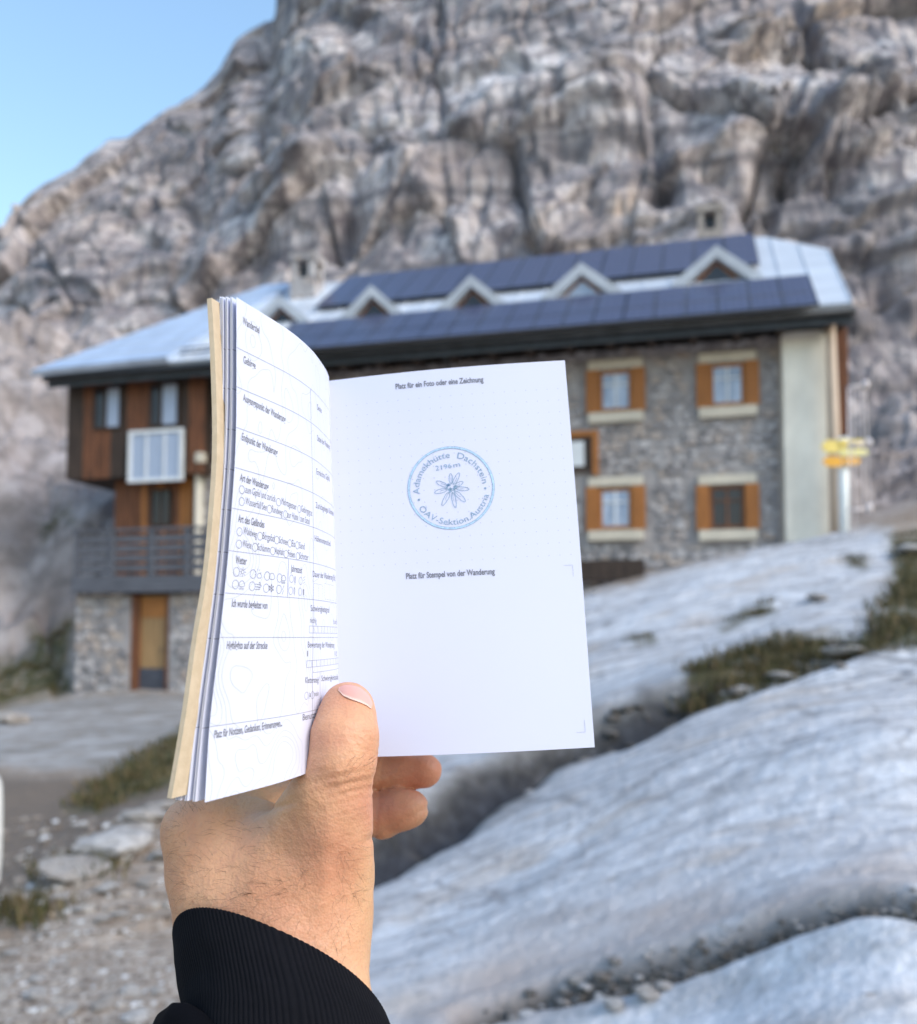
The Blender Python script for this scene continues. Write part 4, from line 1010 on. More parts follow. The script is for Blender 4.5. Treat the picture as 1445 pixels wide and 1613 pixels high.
# cover: thick kraft board, leading edge further out than the leaves
def cover_surf(u, v):
    u = np.asarray(u, float); v = np.asarray(v, float)
    x0 = herm(v, vk, ro)+7; y0 = herm(v, vk, yo)-1-5*v+2*(1-v); d0 = .2865+(.259-.2865)*v
    x1 = herm(v, vk, xi)-16; y1 = herm(v, vk, yi)-1; d1 = dI[0]+.012+(dI[1]-dI[0])*v
    s = herm(u, UK, SK); d = d0+(d1-d0)*u+.004*np.sin(np.pi*np.clip(u, 0, 1))
    Y0, Y1 = (CY-y0)*d0, (CY-y1)*d1
    return P(x0+(x1-x0)*s, CY-(Y0+(Y1-Y0)*u)/d, d)
cov = sheet('cover', cover_surf, .0016, kraft, BOOK, 40, 60, 1.0, label='front half of the kraft board cover')
for k in range(1, 6): sheet('page', lambda u, v, k=k: right_surf(u, v, k), PT*1.2, [paper, edge_m], BOOK, 12, 14, 1.0)
rpage = sheet('page', lambda u, v: right_surf(u, v), PT, [paper, edge_m], BOOK, 40, 40, 1.0, label='right page with dot grid and blue stamp')
sheet('cover', lambda u, v: right_surf(u*.985-.02, v*.985+.007, 8, -.004), .0016, kraft, BOOK, 20, 24, 1.0, label='rear half of the kraft board cover')
# spine strip joining both covers
a_ = cover_surf(np.ones(30)*1.0, np.linspace(.01, .985, 30)); b_s = right_surf(np.full(30, -.02), np.linspace(.01, .985, 30)*.985+.007, 8, -.004)
off = np.array([0, .004, 0]); Vs = np.vstack([a_+off*.3, (a_+b_s)/2+off*1.6, b_s+off*.3]); Vs = np.vstack([Vs, Vs+[0, .0014, 0]])
Fs = []
for r_ in range(2):
    for j in range(29): Fs += [(r_*30+j, r_*30+j+1, (r_+1)*30+j+1, (r_+1)*30+j), (90+r_*30+j, 90+(r_+1)*30+j, 90+(r_+1)*30+j+1, 90+r_*30+j+1)]
obj('spine', Vs, Fs, kraft, BOOK, BK, True)

# ---------------------------------------------------------------- printing
def text_mesh(s, bold=0.0):
    cu = bpy.data.curves.new('t', 'FONT'); cu.body = s; cu.size = 1.0; cu.resolution_u = 3; cu.offset = bold
    o = bpy.data.objects.new('t', cu); COL.objects.link(o); dg = bpy.context.evaluated_depsgraph_get(); dg.update()
    me = o.evaluated_get(dg).to_mesh()
    V = np.array([v.co[:2] for v in me.vertices]); Fc = [tuple(p.vertices) for p in me.polygons]
    o.evaluated_get(dg).to_mesh_clear(); bpy.data.objects.remove(o); bpy.data.curves.remove(cu)
    return V, Fc
class Print:
    def __init__(s, surf, W, H, lift=.00008): s.V = []; s.F = []; s.M = []; s.n = 0; s.surf = surf; s.W = W; s.H = H; s.lift = lift
    def add(s, V2, Fc, m):
        """V2 in page metres"""
        V2 = np.asarray(V2, float); s.V.append(V2); s.F += [tuple(int(i)+s.n for i in f) for f in Fc]; s.M += [m]*len(Fc); s.n += len(V2)
    def strip(s, P2, w, m=0, closed=False):
        P2 = np.asarray(P2, float)
        if closed: P2 = np.vstack([P2, P2[:1]])
        t = np.gradient(P2, axis=0); t /= np.linalg.norm(t, axis=1)[:, None]+1e-12; n = np.stack([-t[:, 1], t[:, 0]], -1)*w/2
        k = len(P2); s.add(np.vstack([P2+n, P2-n]), [(i, i+1, k+i+1, k+i) for i in range(k-1)], m)
    def line(s, a, b_, w, m=0, n=None):
        a, b_ = np.array(a, float), np.array(b_, float); n = n or max(2, int(np.linalg.norm(b_-a)/.0015)+2)
        f = np.linspace(0, 1, n)[:, None]; s.strip(a+(b_-a)*f, w, m)
    def circle(s, c, rx, ry, w, m=0, n=26):
        a = np.linspace(0, 2*np.pi, n, endpoint=False); s.strip(np.stack([c[0]+rx*np.cos(a), c[1]+ry*np.sin(a)], -1), w, m, True)
    def disc(s, c, r, m=0, n=8):
        a = np.linspace(0, 2*np.pi, n, endpoint=False); s.add(np.stack([c[0]+r*np.cos(a), c[1]+r*np.sin(a)], -1), [tuple(range(n))], m)
    def text(s, txt, a, b_, size, m=0, bold=0.0):
        """baseline from a to b_ (page metres), letter height from size (em, metres); y runs down the page"""
        V, Fc = text_mesh(txt, bold); a, b_ = np.array(a), np.array(b_); L = np.linalg.norm(b_-a); e = (b_-a)/L; nrm = np.array([e[1], -e[0]])
        w0 = V[:, 0].min(); w1 = V[:, 0].max(); x = (V[:, 0]-w0)/(w1-w0)*L
        s.add(a+e*x[:, None]+nrm*(V[:, 1]*size)[:, None], Fc, m)
    def build(s, name, mats, parent, **kw):
        V2 = np.vstack(s.V); V3 = s.surf(V2[:, 0]/s.W, V2[:, 1]/s.H, lift=s.lift)
        return obj(name, V3, s.F, mats, parent, BK, False, None, s.M, **kw)
# page arc width
arc = left_surf(np.linspace(0, 1, 60), np.full(60, .5)); LW = float(np.linalg.norm(np.diff(arc, axis=0), axis=1).sum())
LP = Print(lambda u, v, lift: left_surf(u, v, 0, lift), LW, PH, .00010)
def L(px, py): u, v = inv_left(px, py); return np.array([u*LW, v*PH])
HW_ = .00017
for k in range(1, 10):                         # full-width rules at the measured rows
    n = 80 if k != 9 else 80
    LP.strip(np.stack([np.linspace(0, 1.0, n)*LW, np.full(n, vk[k]*PH)], -1), HW_, 1)
def vline(pts): 
    q = [L(*p) for p in pts]
    for a, b_ in zip(q[:-1], q[1:]): LP.line(a, b_, .00022, 1)
cx_ = L(493.7, 837)[0]
LP.line((cx_, vk[1]*PH), (cx_, PH), .00026, 1)
jx = L(454, 912)[0]; LP.line((jx, vk[6]*PH), (jx, vk[7]*PH), .00024, 1)
LP.line((cx_, L(479, 1061)[1]), (LW, L(479, 1061)[1]), .00016, 1)
kx = L(504.5, 1085)[0]; LP.line((kx, L(479, 1061)[1]), (kx, vk[9]*PH), .00026, 1)
EM = .0036
TX = [("Wanderziel",(382.8,510),(409,525.6),1,.02),("Gebirge",(383.7,571.5),(403,581.5),1,.02),("Ausgangspunkt der Wanderung",(383,631),(450,666),1,.02),("Endpunkt der Wanderung",(381,693),(437.4,718),1,.02),
 ("Art der Wanderung",(378,757),(423,772),1,.02),("Art des Geländes",(375,821.8),(416.6,831.7),1,.02),("Wetter",(370.9,887.2),(388.7,889.7),1,.02),
 ("Ich wurde begleitet von",(365,955.6),(421.4,959.3),1,.02),("Highlights auf der Strecke",(357,1022),(421.4,1022),1,.02),("Platz für Notizen, Gedanken, Erinnerungen...",(337.4,1163),(445,1143.6),1,.02),
 ("zum Gipfel und zurück",(386.4,776),(434.4,791),.92,0),("Mehrtagestour",(443.5,794),(467,803.5),.9,0),("Gebirgsgrat",(474.7,805.5),(492,813),.9,0),
 ("Wasserfall/See",(386.4,794.4),(420,804.5),.92,0),("Rundweg",(428,806.5),(445,812.4),.92,0),("zur Hütte / zum Sattel",(452.6,815),(488,826.3),.9,0),
 ("Waldweg",(383,840.8),(404.7,847.2),.92,0),("Bergpfad",(413.8,849),(432,853.6),.92,0),("Schnee",(439.7,855.2),(453,859),.92,0),("Eis",(460,860.6),(465,862),.92,0),("Sand",(471.6,863.6),(480,865.8),.92,0),
 ("Wiese",(381.9,861.3),(396,864.6),.92,0),("Schlamm",(405.7,866.5),(425,870.7),.92,0),("Asphalt",(433,872),(447,875),.92,0),("Felsen",(454,876.5),(464.8,878.8),.92,0),("Schotter",(472,880),(486,883),.92,0),
 ("Jahreszeit",(458.4,900),(476,903.3),.9,.01),("Dauer der Wanderung (Std.)",(493,908.5),(528.6,915),.85,.01),("Seite",(500,645),(507,651),.85,.01),("Datum der Wanderung",(500,694),(520,709),.85,.01),
 ("Erreichte Gipfel",(499,747),(519.5,758.6),.85,.01),("Zurückgelegte Kilometer",(497.5,799.7),(526.5,813.5),.85,.01),("Höhenunterschied",(496,852),(521,860.6),.85,.01),
 ("Schwierigkeitsgrad",(489.7,962.5),(519,965),.85,.01),("niedrig",(488.6,981),(498.8,982),.8,0),("hoch",(525.5,983),(531.2,983.5),.8,0),("Bewertung der Wanderung",(485,1020),(527,1020),.85,.01),
 ("1",(484,1034),(485.3,1034),.8,0),("10",(527.5,1033.7),(531,1033.7),.8,0),("Klettersteig?",(481,1076),(503,1075),.85,.01),("Schwierigkeitsskala",(506.5,1073),(533,1070),.85,.01),
 ("ja",(486.6,1098),(490,1097.5),.8,0),("nein",(495.5,1097),(502,1096),.8,0),("Benutzte Ausrüstung",(477,1135),(522,1122),.9,.01)]
for s_, a, b_, k, bo in TX: LP.text(s_, L(*a), L(*b_), EM*k*(.92 if k == 1 else 1), 0, bo)
for c0 in ((381.4,771.5),(439,791),(471.7,802),(381,790),(424.8,802),(450,810.3),(377.6,837.7),(410,844.6),(436.3,850.7),(456.9,856),(468.6,859),(376.8,857.2),(402,862),(430,867.9),(451,872.7),(469.4,876.2)):
    LP.circle(L(*c0), .00125, .00125, .00017)
WI = [((372.7,900.9),(382.6,900.9),'sun'),((398.9,904.2),(408,905.5),'suncloud'),((421.1,907.3),(428.8,908.2),'cloud'),((440.7,910.5),(446.9,912.3),'rain'),
      ((371.2,920.7),(381.1,921.5),'snow'),((397.5,923.4),(406.2,924.5),'wind'),((419.6,926.5),(427.8,926.5),'flake'),((439.7,928.3),(446.1,929),'bolt'),
      ((459.5,911.6),(465.1,913.1),'leaf'),((473.9,915),(479.3,915.4),'strokes'),((458.3,930.6),(464,930.6),'leaf2'),((472.9,932),(478.5,932.8),'tree')]
def cloud(c_, s, m=0):
    a = np.linspace(0, 2*np.pi, 30, endpoint=False); r = s*(1+.22*np.abs(np.sin(1.5*a+.8))); LP.strip(np.stack([c_[0]+r*np.cos(a)*1.1, c_[1]+r*np.sin(a)*.8], -1), .00017, m, True)
for c0, c1, k in WI:
    sm_ = k in ('leaf', 'strokes', 'leaf2', 'tree')
    LP.circle(L(*c0), .00135 if not sm_ else .00125, .00135 if not sm_ else .00125, .00016, 0 if not sm_ else 1)
    c_ = L(*c1); u_ = .0011
    if k == 'sun':
        LP.circle(c_, .0006, .0006, .00018)
        for q in range(8): a = q*math.pi/4; e = np.array([math.cos(a), math.sin(a)]); LP.line(c_+e*.0009, c_+e*.0015, .00018)
    elif k == 'suncloud':
        cloud(c_+[.0003, .0003], .00085)
        for q in range(5): a = -q*math.pi/4-.3; e = np.array([math.cos(a), math.sin(a)]); LP.line(c_+e*.0011+[-.0004, -.0003], c_+e*.0016+[-.0004, -.0003], .00016)
    elif k == 'cloud': cloud(c_, .0011)
    elif k in ('rain', 'snow'):
        cloud(c_-[0, .0003], .00100)
        for q in range(5): LP.line(c_+[-.0009+q*.00045, .0008], c_+[-.0009+q*.00045-(.0 if k == 'snow' else .00015), .0015], .00020 if k == 'rain' else .00015, 0)
    elif k == 'wind':
        for q, l_ in ((-.0008, .0009), (0, .0013), (.0008, .0007)):
            x = np.linspace(-.0012, l_, 8); LP.strip(np.stack([c_[0]+x, c_[1]+q+.0*x], -1), .00018)
            a = np.linspace(math.pi/2, -math.pi, 9); LP.strip(np.stack([c_[0]+l_+.00035*np.cos(a), c_[1]+q-.00035+.00035*np.sin(a)], -1), .00018)
    elif k == 'flake':
        for q in range(3):
            a = q*math.pi/3+.5; e = np.array([math.cos(a), math.sin(a)]); LP.line(c_-e*.0014, c_+e*.0014, .00018)
            for s2 in (-1, 1): LP.circle(c_+e*s2*.0009, .00025, .00025, .00015)
    elif k == 'bolt': LP.strip(np.array([c_+[.0005, -.0014], c_+[-.0004, .0001], c_+[.0004, .0001], c_+[-.0004, .0015]]), .00017)
    elif k in ('leaf', 'leaf2'): LP.circle(c_, .00045, .0011, .00014, 1); LP.line(c_-[0, .001], c_+[0, .0017], .00014, 1)
    elif k == 'strokes':
        for q in range(3): LP.line(c_+[-.0007, -.001+q*.0009], c_+[.0008, -.0016+q*.0009], .00014, 1)
    else:
        for q in range(3): LP.disc(c_+[0, -.0006+q*.0006], .0005, 1)
        LP.line(c_, c_+[0, .0017], .00014, 1)
# dashed time boxes and rating scales
for xa, xb in ((494.5, 508.5), (511.5, 526)):
    a = L(xa, 919); b_ = np.array([L(xb, 921)[0], a[1]+.0056])
    for (p_, q_) in (((a[0], a[1]), (b_[0], a[1])), ((a[0], b_[1]), (b_[0], b_[1])), ((a[0], a[1]), (a[0], b_[1])), ((b_[0], a[1]), (b_[0], b_[1])), (((a[0]+b_[0])/2, a[1]), ((a[0]+b_[0])/2, b_[1]))):
        p_, q_ = np.array(p_), np.array(q_); n = 6
        for k in range(n): LP.line(p_+(q_-p_)*(k+.15)/n, p_+(q_-p_)*(k+.75)/n, .00012, 1, 2)
for (xa, ya, yb, n) in ((487.5, 986, 997, 10), (483.5, 1041, 1051.5, 10)):
    a = L(xa, ya); b_ = L(xa, yb); x1 = LW*.99
    for y in (a[1], b_[1]): LP.line((a[0], y), (x1, y), .00015, 1)
    for k in range(n+1): LP.line((a[0]+(x1-a[0])*k/n, a[1]), (a[0]+(x1-a[0])*k/n, b_[1]), .00022, 1)
LP.circle(L(482.9, 1096), .0013, .0013, .00017, 1); LP.circle(L(492.6, 1095), .0013, .0013, .00017, 1)
# rules seen running over the fore-edges of the leaves below
LP.build('printed_form', [ink, line_ink], lpage)
# faint map contours: level lines of a smooth relief, marched on a grid
CT = Print(lambda u, v, lift: left_surf(u, v, 0, lift), LW, PH, .00006)
gxn, gyn = 110, 160
GX, GY = np.meshgrid(np.linspace(0, LW, gxn), np.linspace(0, PH, gyn), indexing='ij')
HT = fbm(GX*34+3.3, GY*20+1.7, 5.5, 3)+.25*perlin(GX*90, GY*60, 2)
segs = []
for lv in (-.42, -.3, -.14, .08, .2, .3, .38, .46):
    for i in range(gxn-1):
        col_ = HT[i:i+2, :]
        for j in range(gyn-1):
            q = (col_[0, j], col_[1, j], col_[1, j+1], col_[0, j+1]); mn, mx = min(q), max(q)
            if mn > lv or mx < lv: continue
            cr = []
            cs = ((0, 0), (1, 0), (1, 1), (0, 1))
            for e in range(4):
                a, b_ = q[e], q[(e+1) % 4]
                if (a > lv) != (b_ > lv):
                    f = (lv-a)/(b_-a); c0, c1 = cs[e], cs[(e+1) % 4]
                    cr.append((GX[i, 0]+(c0[0]+(c1[0]-c0[0])*f)*LW/(gxn-1), GY[0, j]+(c0[1]+(c1[1]-c0[1])*f)*PH/(gyn-1)))
            if len(cr) >= 2: segs.append((cr[0], cr[1]))
sg = np.array(segs); d_ = sg[:, 1]-sg[:, 0]; ln = np.linalg.norm(d_, axis=1)[:, None]+1e-9; d_ = d_/ln; n_ = np.stack([-d_[:, 1], d_[:, 0]], -1)*.00007
a_, b_ = sg[:, 0]-d_*.00003, sg[:, 1]+d_*.00003
V2 = np.stack([a_+n_, a_-n_, b_-n_, b_+n_], 1).reshape(-1, 2)
CT.add(V2, np.arange(len(V2)).reshape(-1, 4), 0)
CT.build('contour_print', [faint], lpage)
# rule ends on the leaves under the top page
for f in (LF[0], LF[2], LF[4]):
    LP2 = Print(lambda u, v, lift, f=f: left_surf(u, v, f, lift, .0012+.0003*LF.index(f)), LW, PH, .00009)
    for k in range(1, 10): LP2.line((.0002, vk[k]*PH+.0006), (.02, vk[k]*PH+.0006), .0002, 0)
    LP2.build('printed_rules', [line_ink], [o for o in BOOK.children if o.name.startswith('page')][1+LF.index(f)])
# ---- right page print
pr0 = right_surf(np.array([0., 1.]), np.array([.5, .5])); RW = float(np.linalg.norm(pr0[1]-pr0[0])); pr1 = right_surf(np.array([.5, .5]), np.array([0., 1.])); RH = float(np.linalg.norm(pr1[1]-pr1[0]))
RP = Print(lambda u, v, lift: right_surf(u, v, 0, lift), RW, RH, .00010)
def Q(px, py): u, v = inv_right(px, py); return np.array([u*RW, v*RH])
RP.text("Platz für ein Foto oder eine Zeichnung", Q(623.5, 613), Q(762, 601.5), .0033, 0, .024)
RP.text("Platz für Stempel von der Wanderung", Q(640, 912), Q(780, 904), .0033, 0, .024)
d0 = Q(545, 620); dd = Q(611, 628)-Q(545, 634)
sx = abs(Q(710, 640)[0]-Q(545, 652)[0])/10; sy = (Q(700, 880)[1]-Q(700, 620)[1])/14
for i in range(-1, 21):
    for j in range(15):
        x, y = d0[0]+i*sx, Q(700, 624)[1]+j*sy
        if 0 < x < RW*.965 and not (j == 0 and i < 0): RP.disc((x, y), .00016, 1)
def corner(px, py, sx_, sy_):
    c_ = Q(px, py); RP.line(c_, c_+[sx_*.0034, 0], .00011, 1); RP.line(c_, c_+[0, sy_*.0045], .00011, 1)
corner(902, 890, -1, 1); corner(922, 1153, -1, -1)
RP.build('printed_page', [ink, dot_ink], rpage, kind='stuff')
# ---- the stamp
ST = Print(lambda u, v, lift: right_surf(u, v, 0, lift), RW, RH, .00016)
sc0 = Q(710.5, 768); r_out = np.linalg.norm(Q(779, 766)-Q(642, 770))/2
px2m = r_out/68.5; rot0 = math.atan2(*(Q(779, 766)-Q(642, 770))[::-1])
aa = np.linspace(0, 2*np.pi, 120, endpoint=False)
def ring(r, w, m): ST.strip(np.stack([sc0[0]+r*np.cos(aa), sc0[1]+r*np.sin(aa)], -1), w, m, True)
ring(r_out-1.7*px2m, 2.6*px2m, 1); ring(r_out-.3*px2m, .55*px2m, 0); ring(r_out-3.4*px2m, .55*px2m, 0)
def arc_text(txt, a0, a1, r, size, inside):
    """angles in degrees, clockwise from 12 o'clock as seen in the photograph; letters stretched between them"""
    V, Fc = text_mesh(txt, -.006); x = (V[:, 0]-V[:, 0].min())/(V[:, 0].max()-V[:, 0].min()); y = V[:, 1]*size
    th = np.radians(a0+(a1-a0)*x); rr = r+y if not inside else r-y
    ST.add(np.stack([sc0[0]+rr*np.sin(th), sc0[1]-rr*np.cos(th)], -1), Fc, 0)
# angles measured: A starts at about 261 deg, e ends at 356; D 8 .. n 82; lower text runs counter-clockwise 241 -> 101
arc_text("Adamekhütte", -98, 1.5, 49.5*px2m, 14.5*px2m, False)
arc_text("Dachstein", 14.5, 86, 49.5*px2m, 14.5*px2m, False)
arc_text("ÖAV-Sektion.Austria", 240, 105, 61*px2m, 14.2*px2m, True)
S = Q
for t_, a, b_ in (("2196", (687, 741.5), (712, 737)), ("m", (715, 736.5), (725.5, 734.5))):
    ST.text(t_, S(*a), S(*b_), 11.5*px2m, 0, -.006)
for a in (-108, 95):
    th = R(a); c_ = sc0+np.array([math.sin(th), -math.cos(th)])*54*px2m; ST.disc(c_, 1.6*px2m, 0)
    for k in range(6):
        e = np.array([math.cos(k*math.pi/3), math.sin(k*math.pi/3)]); ST.line(c_, c_+e*2.3*px2m, .5*px2m, 0, 2)
# edelweiss: nine drawn petals and a dotted heart
PET = [((710,746.2),4.6),((723.5,745),5.2),((729.5,759),4.8),((739,770.5),5),((733,790),6),((717.8,799.5),5.2),((697,796),5.6),((685,776),5.4),((687.5,758.5),5.4)]
hc = np.array([711.5, 769.])
for (tx, ty), wd in PET:
    e = np.array([tx, ty])-hc; Ln = np.linalg.norm(e); e /= Ln; n = np.array([-e[1], e[0]])
    s = np.linspace(0, 1, 16)
    prof = wd*.78*np.sin(np.pi*np.clip(s*.93, 0, 1))**.8*(1-.35*s)*(1+.10*np.sin(s*9)); r0 = 6.5
    up = [hc+e*(r0+(Ln-r0)*a)+n*b_ for a, b_ in zip(s, prof)]; dn = [hc+e*(r0+(Ln-r0)*a)-n*b_ for a, b_ in zip(s, prof)]
    ST.strip(np.array([S(*q) for q in up+dn[::-1]]), .85*px2m, 0)
    ST.strip(np.array([S(*(hc+e*(r0+1+(Ln-r0)*a)+n*.6*math.sin(a*6))) for a in np.linspace(0, .55, 7)]), .55*px2m, 0)
rr_ = random.Random(5)
for k in range(17):
    a = rr_.uniform(0, 6.28); r_ = 7.2*math.sqrt(rr_.random()); c_ = S(hc[0]+r_*math.cos(a)*1.15, hc[1]-1+r_*math.sin(a)*.9)
    ST.circle(c_, rr_.uniform(1.0, 1.9)*px2m, rr_.uniform(1.0, 1.7)*px2m, .9*px2m, rr_.choice((0, 0, 2)), 9)
ST.build('stamp', [stamp_dark, stamp_lite, simple('strong_blue_ink', (.06, .20, .50), .7, .2, 900)], rpage, label='round blue ink stamp with an edelweiss')
# ================================================================== PERSON: left hand and forearm
# signed-distance modelling in the camera-aligned frame (x right, y up, z away), metres
def cone(p, a, b, ra, rb):
    ab = b-a; L2 = ab@ab; q = p-a; t = np.clip(q@ab/L2, 0, 1)
    return np.linalg.norm(q-t[..., None]*ab, axis=-1)-(ra+(rb-ra)*t)
def smin(a, b, k):
    h = np.clip(.5+.5*(b-a)/k, 0, 1); return b+(a-b)*h-k*h*(1-h)
def chain(p, js, k):
    """js: (px, py, depth, radius in photo pixels)"""
    c = [(Cc(*j[:3]), j[3]*j[2]/F) for j in js]; s = None
    for (a, ra), (b, rb) in zip(c[:-1], c[1:]):
        d = cone(p, a, b, ra, rb); s = d if s is None else smin(s, d, k)
    return s
def hand_sdf(p):
    mm = 1e-3
    s = chain(p, [(400,1760,.285,60),(380,1600,.303,50),(352,1500,.316,46),(344,1450,.320,49),(329,1370,.325,54),(315,1305,.327,53)], 12*mm)         # back-of-hand side
    s = smin(s, chain(p, [(450,1760,.285,80),(440,1560,.305,80),(430,1440,.316,80),(418,1360,.330,72),(400,1325,.338,62)], 12*mm), 16*mm)
    s = smin(s, chain(p, [(545,1760,.290,60),(530,1600,.306,48),(518,1490,.317,52),(518,1420,.319,58),(517,1350,.318,60),(509,1310,.315,60)], 10*mm), 16*mm)
    # web and thumb metacarpal
    s = smin(s, chain(p, [(440,1366,.318,50),(486,1326,.315,47),(508,1284,.312,56)], 8*mm), 12*mm)
    # index knuckle mass behind the book and index base
    s = smin(s, chain(p, [(315,1310,.328,50),(335,1292,.340,42),(380,1272,.352,36),(440,1262,.364,34)], 8*mm), 6*mm)
    # thumb
    th = chain(p, [(508,1300,.317,60),(526,1240,.309,56),(539,1200,.307,52),(543,1162,.309,52),(548,1131,.314,44.5),(550,1116,.317,41.5)], 2.5*mm)
    s = smin(s, th, 9*mm)
    # palm behind
    s = smin(s, chain(p, [(470,1380,.345,60),(490,1330,.372,56),(500,1290,.386,44)], 10*mm), 10*mm)
    # middle and ring finger coming forward round the back cover, index hidden behind
    fa = chain(p, [(430,1290,.372,38),(500,1240,.398,33),(590,1217,.402,29),(640,1215,.400,28.5),(668,1214,.397,27.5)], 3*mm)
    fb = chain(p, [(450,1330,.376,40),(520,1298,.398,38),(600,1284,.394,34),(632,1275,.391,31.5),(646,1273,.390,29)], 3*mm)
    fi = chain(p, [(360,1275,.350,36),(420,1215,.385,33),(500,1165,.400,31),(600,1140,.398,29),(650,1140,.392,27)], 4*mm)
    f = smin(fa, fb, .4*mm); f = smin(f, fi, 1.5*mm)
    s = smin(s, f, 5*mm)
    return s
def detail(p, s):
    X, Y, Z = p[..., 0], p[..., 1], p[..., 2]
    px = CX+X/Z*F; py = CY-Y/Z*F
    # thumb joint wrinkles, fold of the web, wrist tendons, low relief
    w_ = np.exp(-(((px-545)/60)**2+((py-1232)/34)**2)); s = s+.00045*w_*np.sin(py*.42+.10*px+1.5*perlin(px*.03, py*.03, 2))
    w_ = np.exp(-(((px-560)/50)**2+((py-1168)/16)**2)); s = s+.00028*w_*np.sin(py*.5-.06*px)
    # web crease running from the gap under the page
    d = np.abs((py-1266)+.35*(px-455)); s = s+.0011*np.exp(-(d/4)**2)*np.exp(-((px-448)/22)**2)*(Z < .35)
    # crease at the thenar edge
    d = np.abs((py-1318)-(-.55)*(px-590)); s = s+.0010*np.exp(-(d/4)**2)*smooth(556, 592, px)
    # tendon of the thumb and hollow beside it
    d = (px-(520-(py-1300)*-.02)); s = s-.0009*np.exp(-((px-(512+(1380-py)*.10))/16)**2)*smooth(1500, 1400, py)*smooth(1250, 1320, py)
    s = s+.0016*np.exp(-(((px-455)/32)**2+((py-1330)/45)**2))*(Z < .35)
    s = s+.0005*perlin(X*90, Y*90, Z*90)+.00018*perlin(X*300, Y*300, Z*300)
    # crease of the finger joints
    s = s+.0007*np.exp(-((px-(600+(py-1218)*-.1))/4)**2)*(py > 1188)*(py < 1330)*(Z > .37)
    return s
H_ = .00092
lo = np.array([-.112, -.175, .225]); hi = np.array([-.002, -.028, .425])
lo[0] = -.118; 
ax = [np.arange(lo[i], hi[i], H_) for i in range(3)]
G = np.empty([len(a) for a in ax], dtype=np.float32)
yz = np.stack(np.meshgrid(ax[1], ax[2], indexing='ij'), -1)
for i0 in range(0, len(ax[0]), 16):
    xs = ax[0][i0:i0+16]
    p = np.empty((len(xs),)+yz.shape[:2]+(3,)); p[..., 0] = xs[:, None, None]; p[..., 1:] = yz[None]
    s = hand_sdf(p); near = np.abs(s) < .004
    sn = detail(p[near], s[near]); s[near] = sn
    G[i0:i0+16] = s
G[:, 0, :] = .001       # close the arm at the bottom of the block
def surface_nets(G, ax):
    ins = G < 0; nx, ny, nz = G.shape
    cs = [(a, b, c) for a in (0, 1) for b in (0, 1) for c in (0, 1)]
    sl = lambda a, n: slice(a, n-1+a)
    cnt = np.zeros((nx-1, ny-1, nz-1), np.uint8)
    for a, b, c in cs: cnt += ins[sl(a, nx), sl(b, ny), sl(c, nz)]
    I, J, K = np.nonzero((cnt > 0) & (cnt < 8)); idx = -np.ones(cnt.shape, np.int64); idx[I, J, K] = np.arange(len(I))
    S = np.zeros((len(I), 3)); N = np.zeros(len(I))
    for c0 in cs:
        for k in range(3):
            if c0[k] == 0:
                c1 = list(c0); c1[k] = 1
                g0 = G[I+c0[0], J+c0[1], K+c0[2]]; g1 = G[I+c1[0], J+c1[1], K+c1[2]]; m = (g0 < 0) != (g1 < 0)
                t = np.where(m, g0/np.where(m, g0-g1, 1), 0); q = np.tile(np.array(c0, float), (len(I), 1)); q[:, k] = t; S += q*m[:, None]; N += m
    V = S/N[:, None]+np.stack([I, J, K], -1); V = np.stack([a[0]+V[:, i]*(a[1]-a[0]) for i, a in enumerate(ax)], -1)
    faces = []
    for k in range(3):
        u, v = (k+1) % 3, (k+2) % 3
        a = ins; b = np.roll(ins, -1, k); m = a != b
        s_ = [slice(1, -1)]*3; s_[k] = slice(0, -1); mm_ = np.zeros_like(m); mm_[tuple(s_)] = m[tuple(s_)]
        P_ = np.stack(np.nonzero(mm_), -1)
        e = np.eye(3, dtype=int); q = [idx[tuple((P_-e[u]*du-e[v]*dv).T)] for du, dv in ((0, 0), (1, 0), (1, 1), (0, 1))]
        f = np.stack(q, -1); fl = ins[tuple(P_.T)]; f[~fl] = f[~fl][:, ::-1]; faces.append(f)
    Fc = np.vstack(faces); Fc = Fc[(Fc >= 0).all(1)]
    return V, Fc
Vh, Fh = surface_nets(G, ax)
# light smoothing along the surface
for _ in range(2):
    acc = np.zeros_like(Vh); n_ = np.zeros(len(Vh))
    for a, b in ((0, 1), (1, 2), (2, 3), (3, 0)):
        np.add.at(acc, Fh[:, a], Vh[Fh[:, b]]); np.add.at(acc, Fh[:, b], Vh[Fh[:, a]]); np.add.at(n_, Fh[:, a], 1); np.add.at(n_, Fh[:, b], 1)
    Vh = Vh*.6+.4*acc/np.maximum(n_, 1)[:, None]
hpx = CX+Vh[:, 0]/Vh[:, 2]*F; hpy = CY-Vh[:, 1]/Vh[:, 2]*F
red = np.zeros(len(Vh))
for cx, cy, rx, ry, a in ((545,1095,40,26,.35),(520,1350,60,70,.45),(530,1165,40,22,.35),(545,1240,50,50,.2),(660,1225,60,50,.9),(610,1270,70,40,.7),(480,1440,90,60,.25)):
    red = np.maximum(red, a*np.exp(-(((hpx-cx)/rx)**2+((hpy-cy)/ry)**2)))
gold = np.clip(np.exp(-(((hpx-395)/70)**2+((hpy-1255)/30)**2))+.8*np.exp(-(((hpx-590)/26)**2))*smooth(1300, 1380, hpy), 0, 1)
W_ = C2W(Vh[:, 0], Vh[:, 1], Vh[:, 2])
PO = P(440, 1560, .31)
PERSON = thing('person', "left hand in a black ribbed cuff holding the open notebook up", 'person', tuple(PO))
sk = NT('skin')
rd, go = sk.attr('red'), sk.attr('gold')
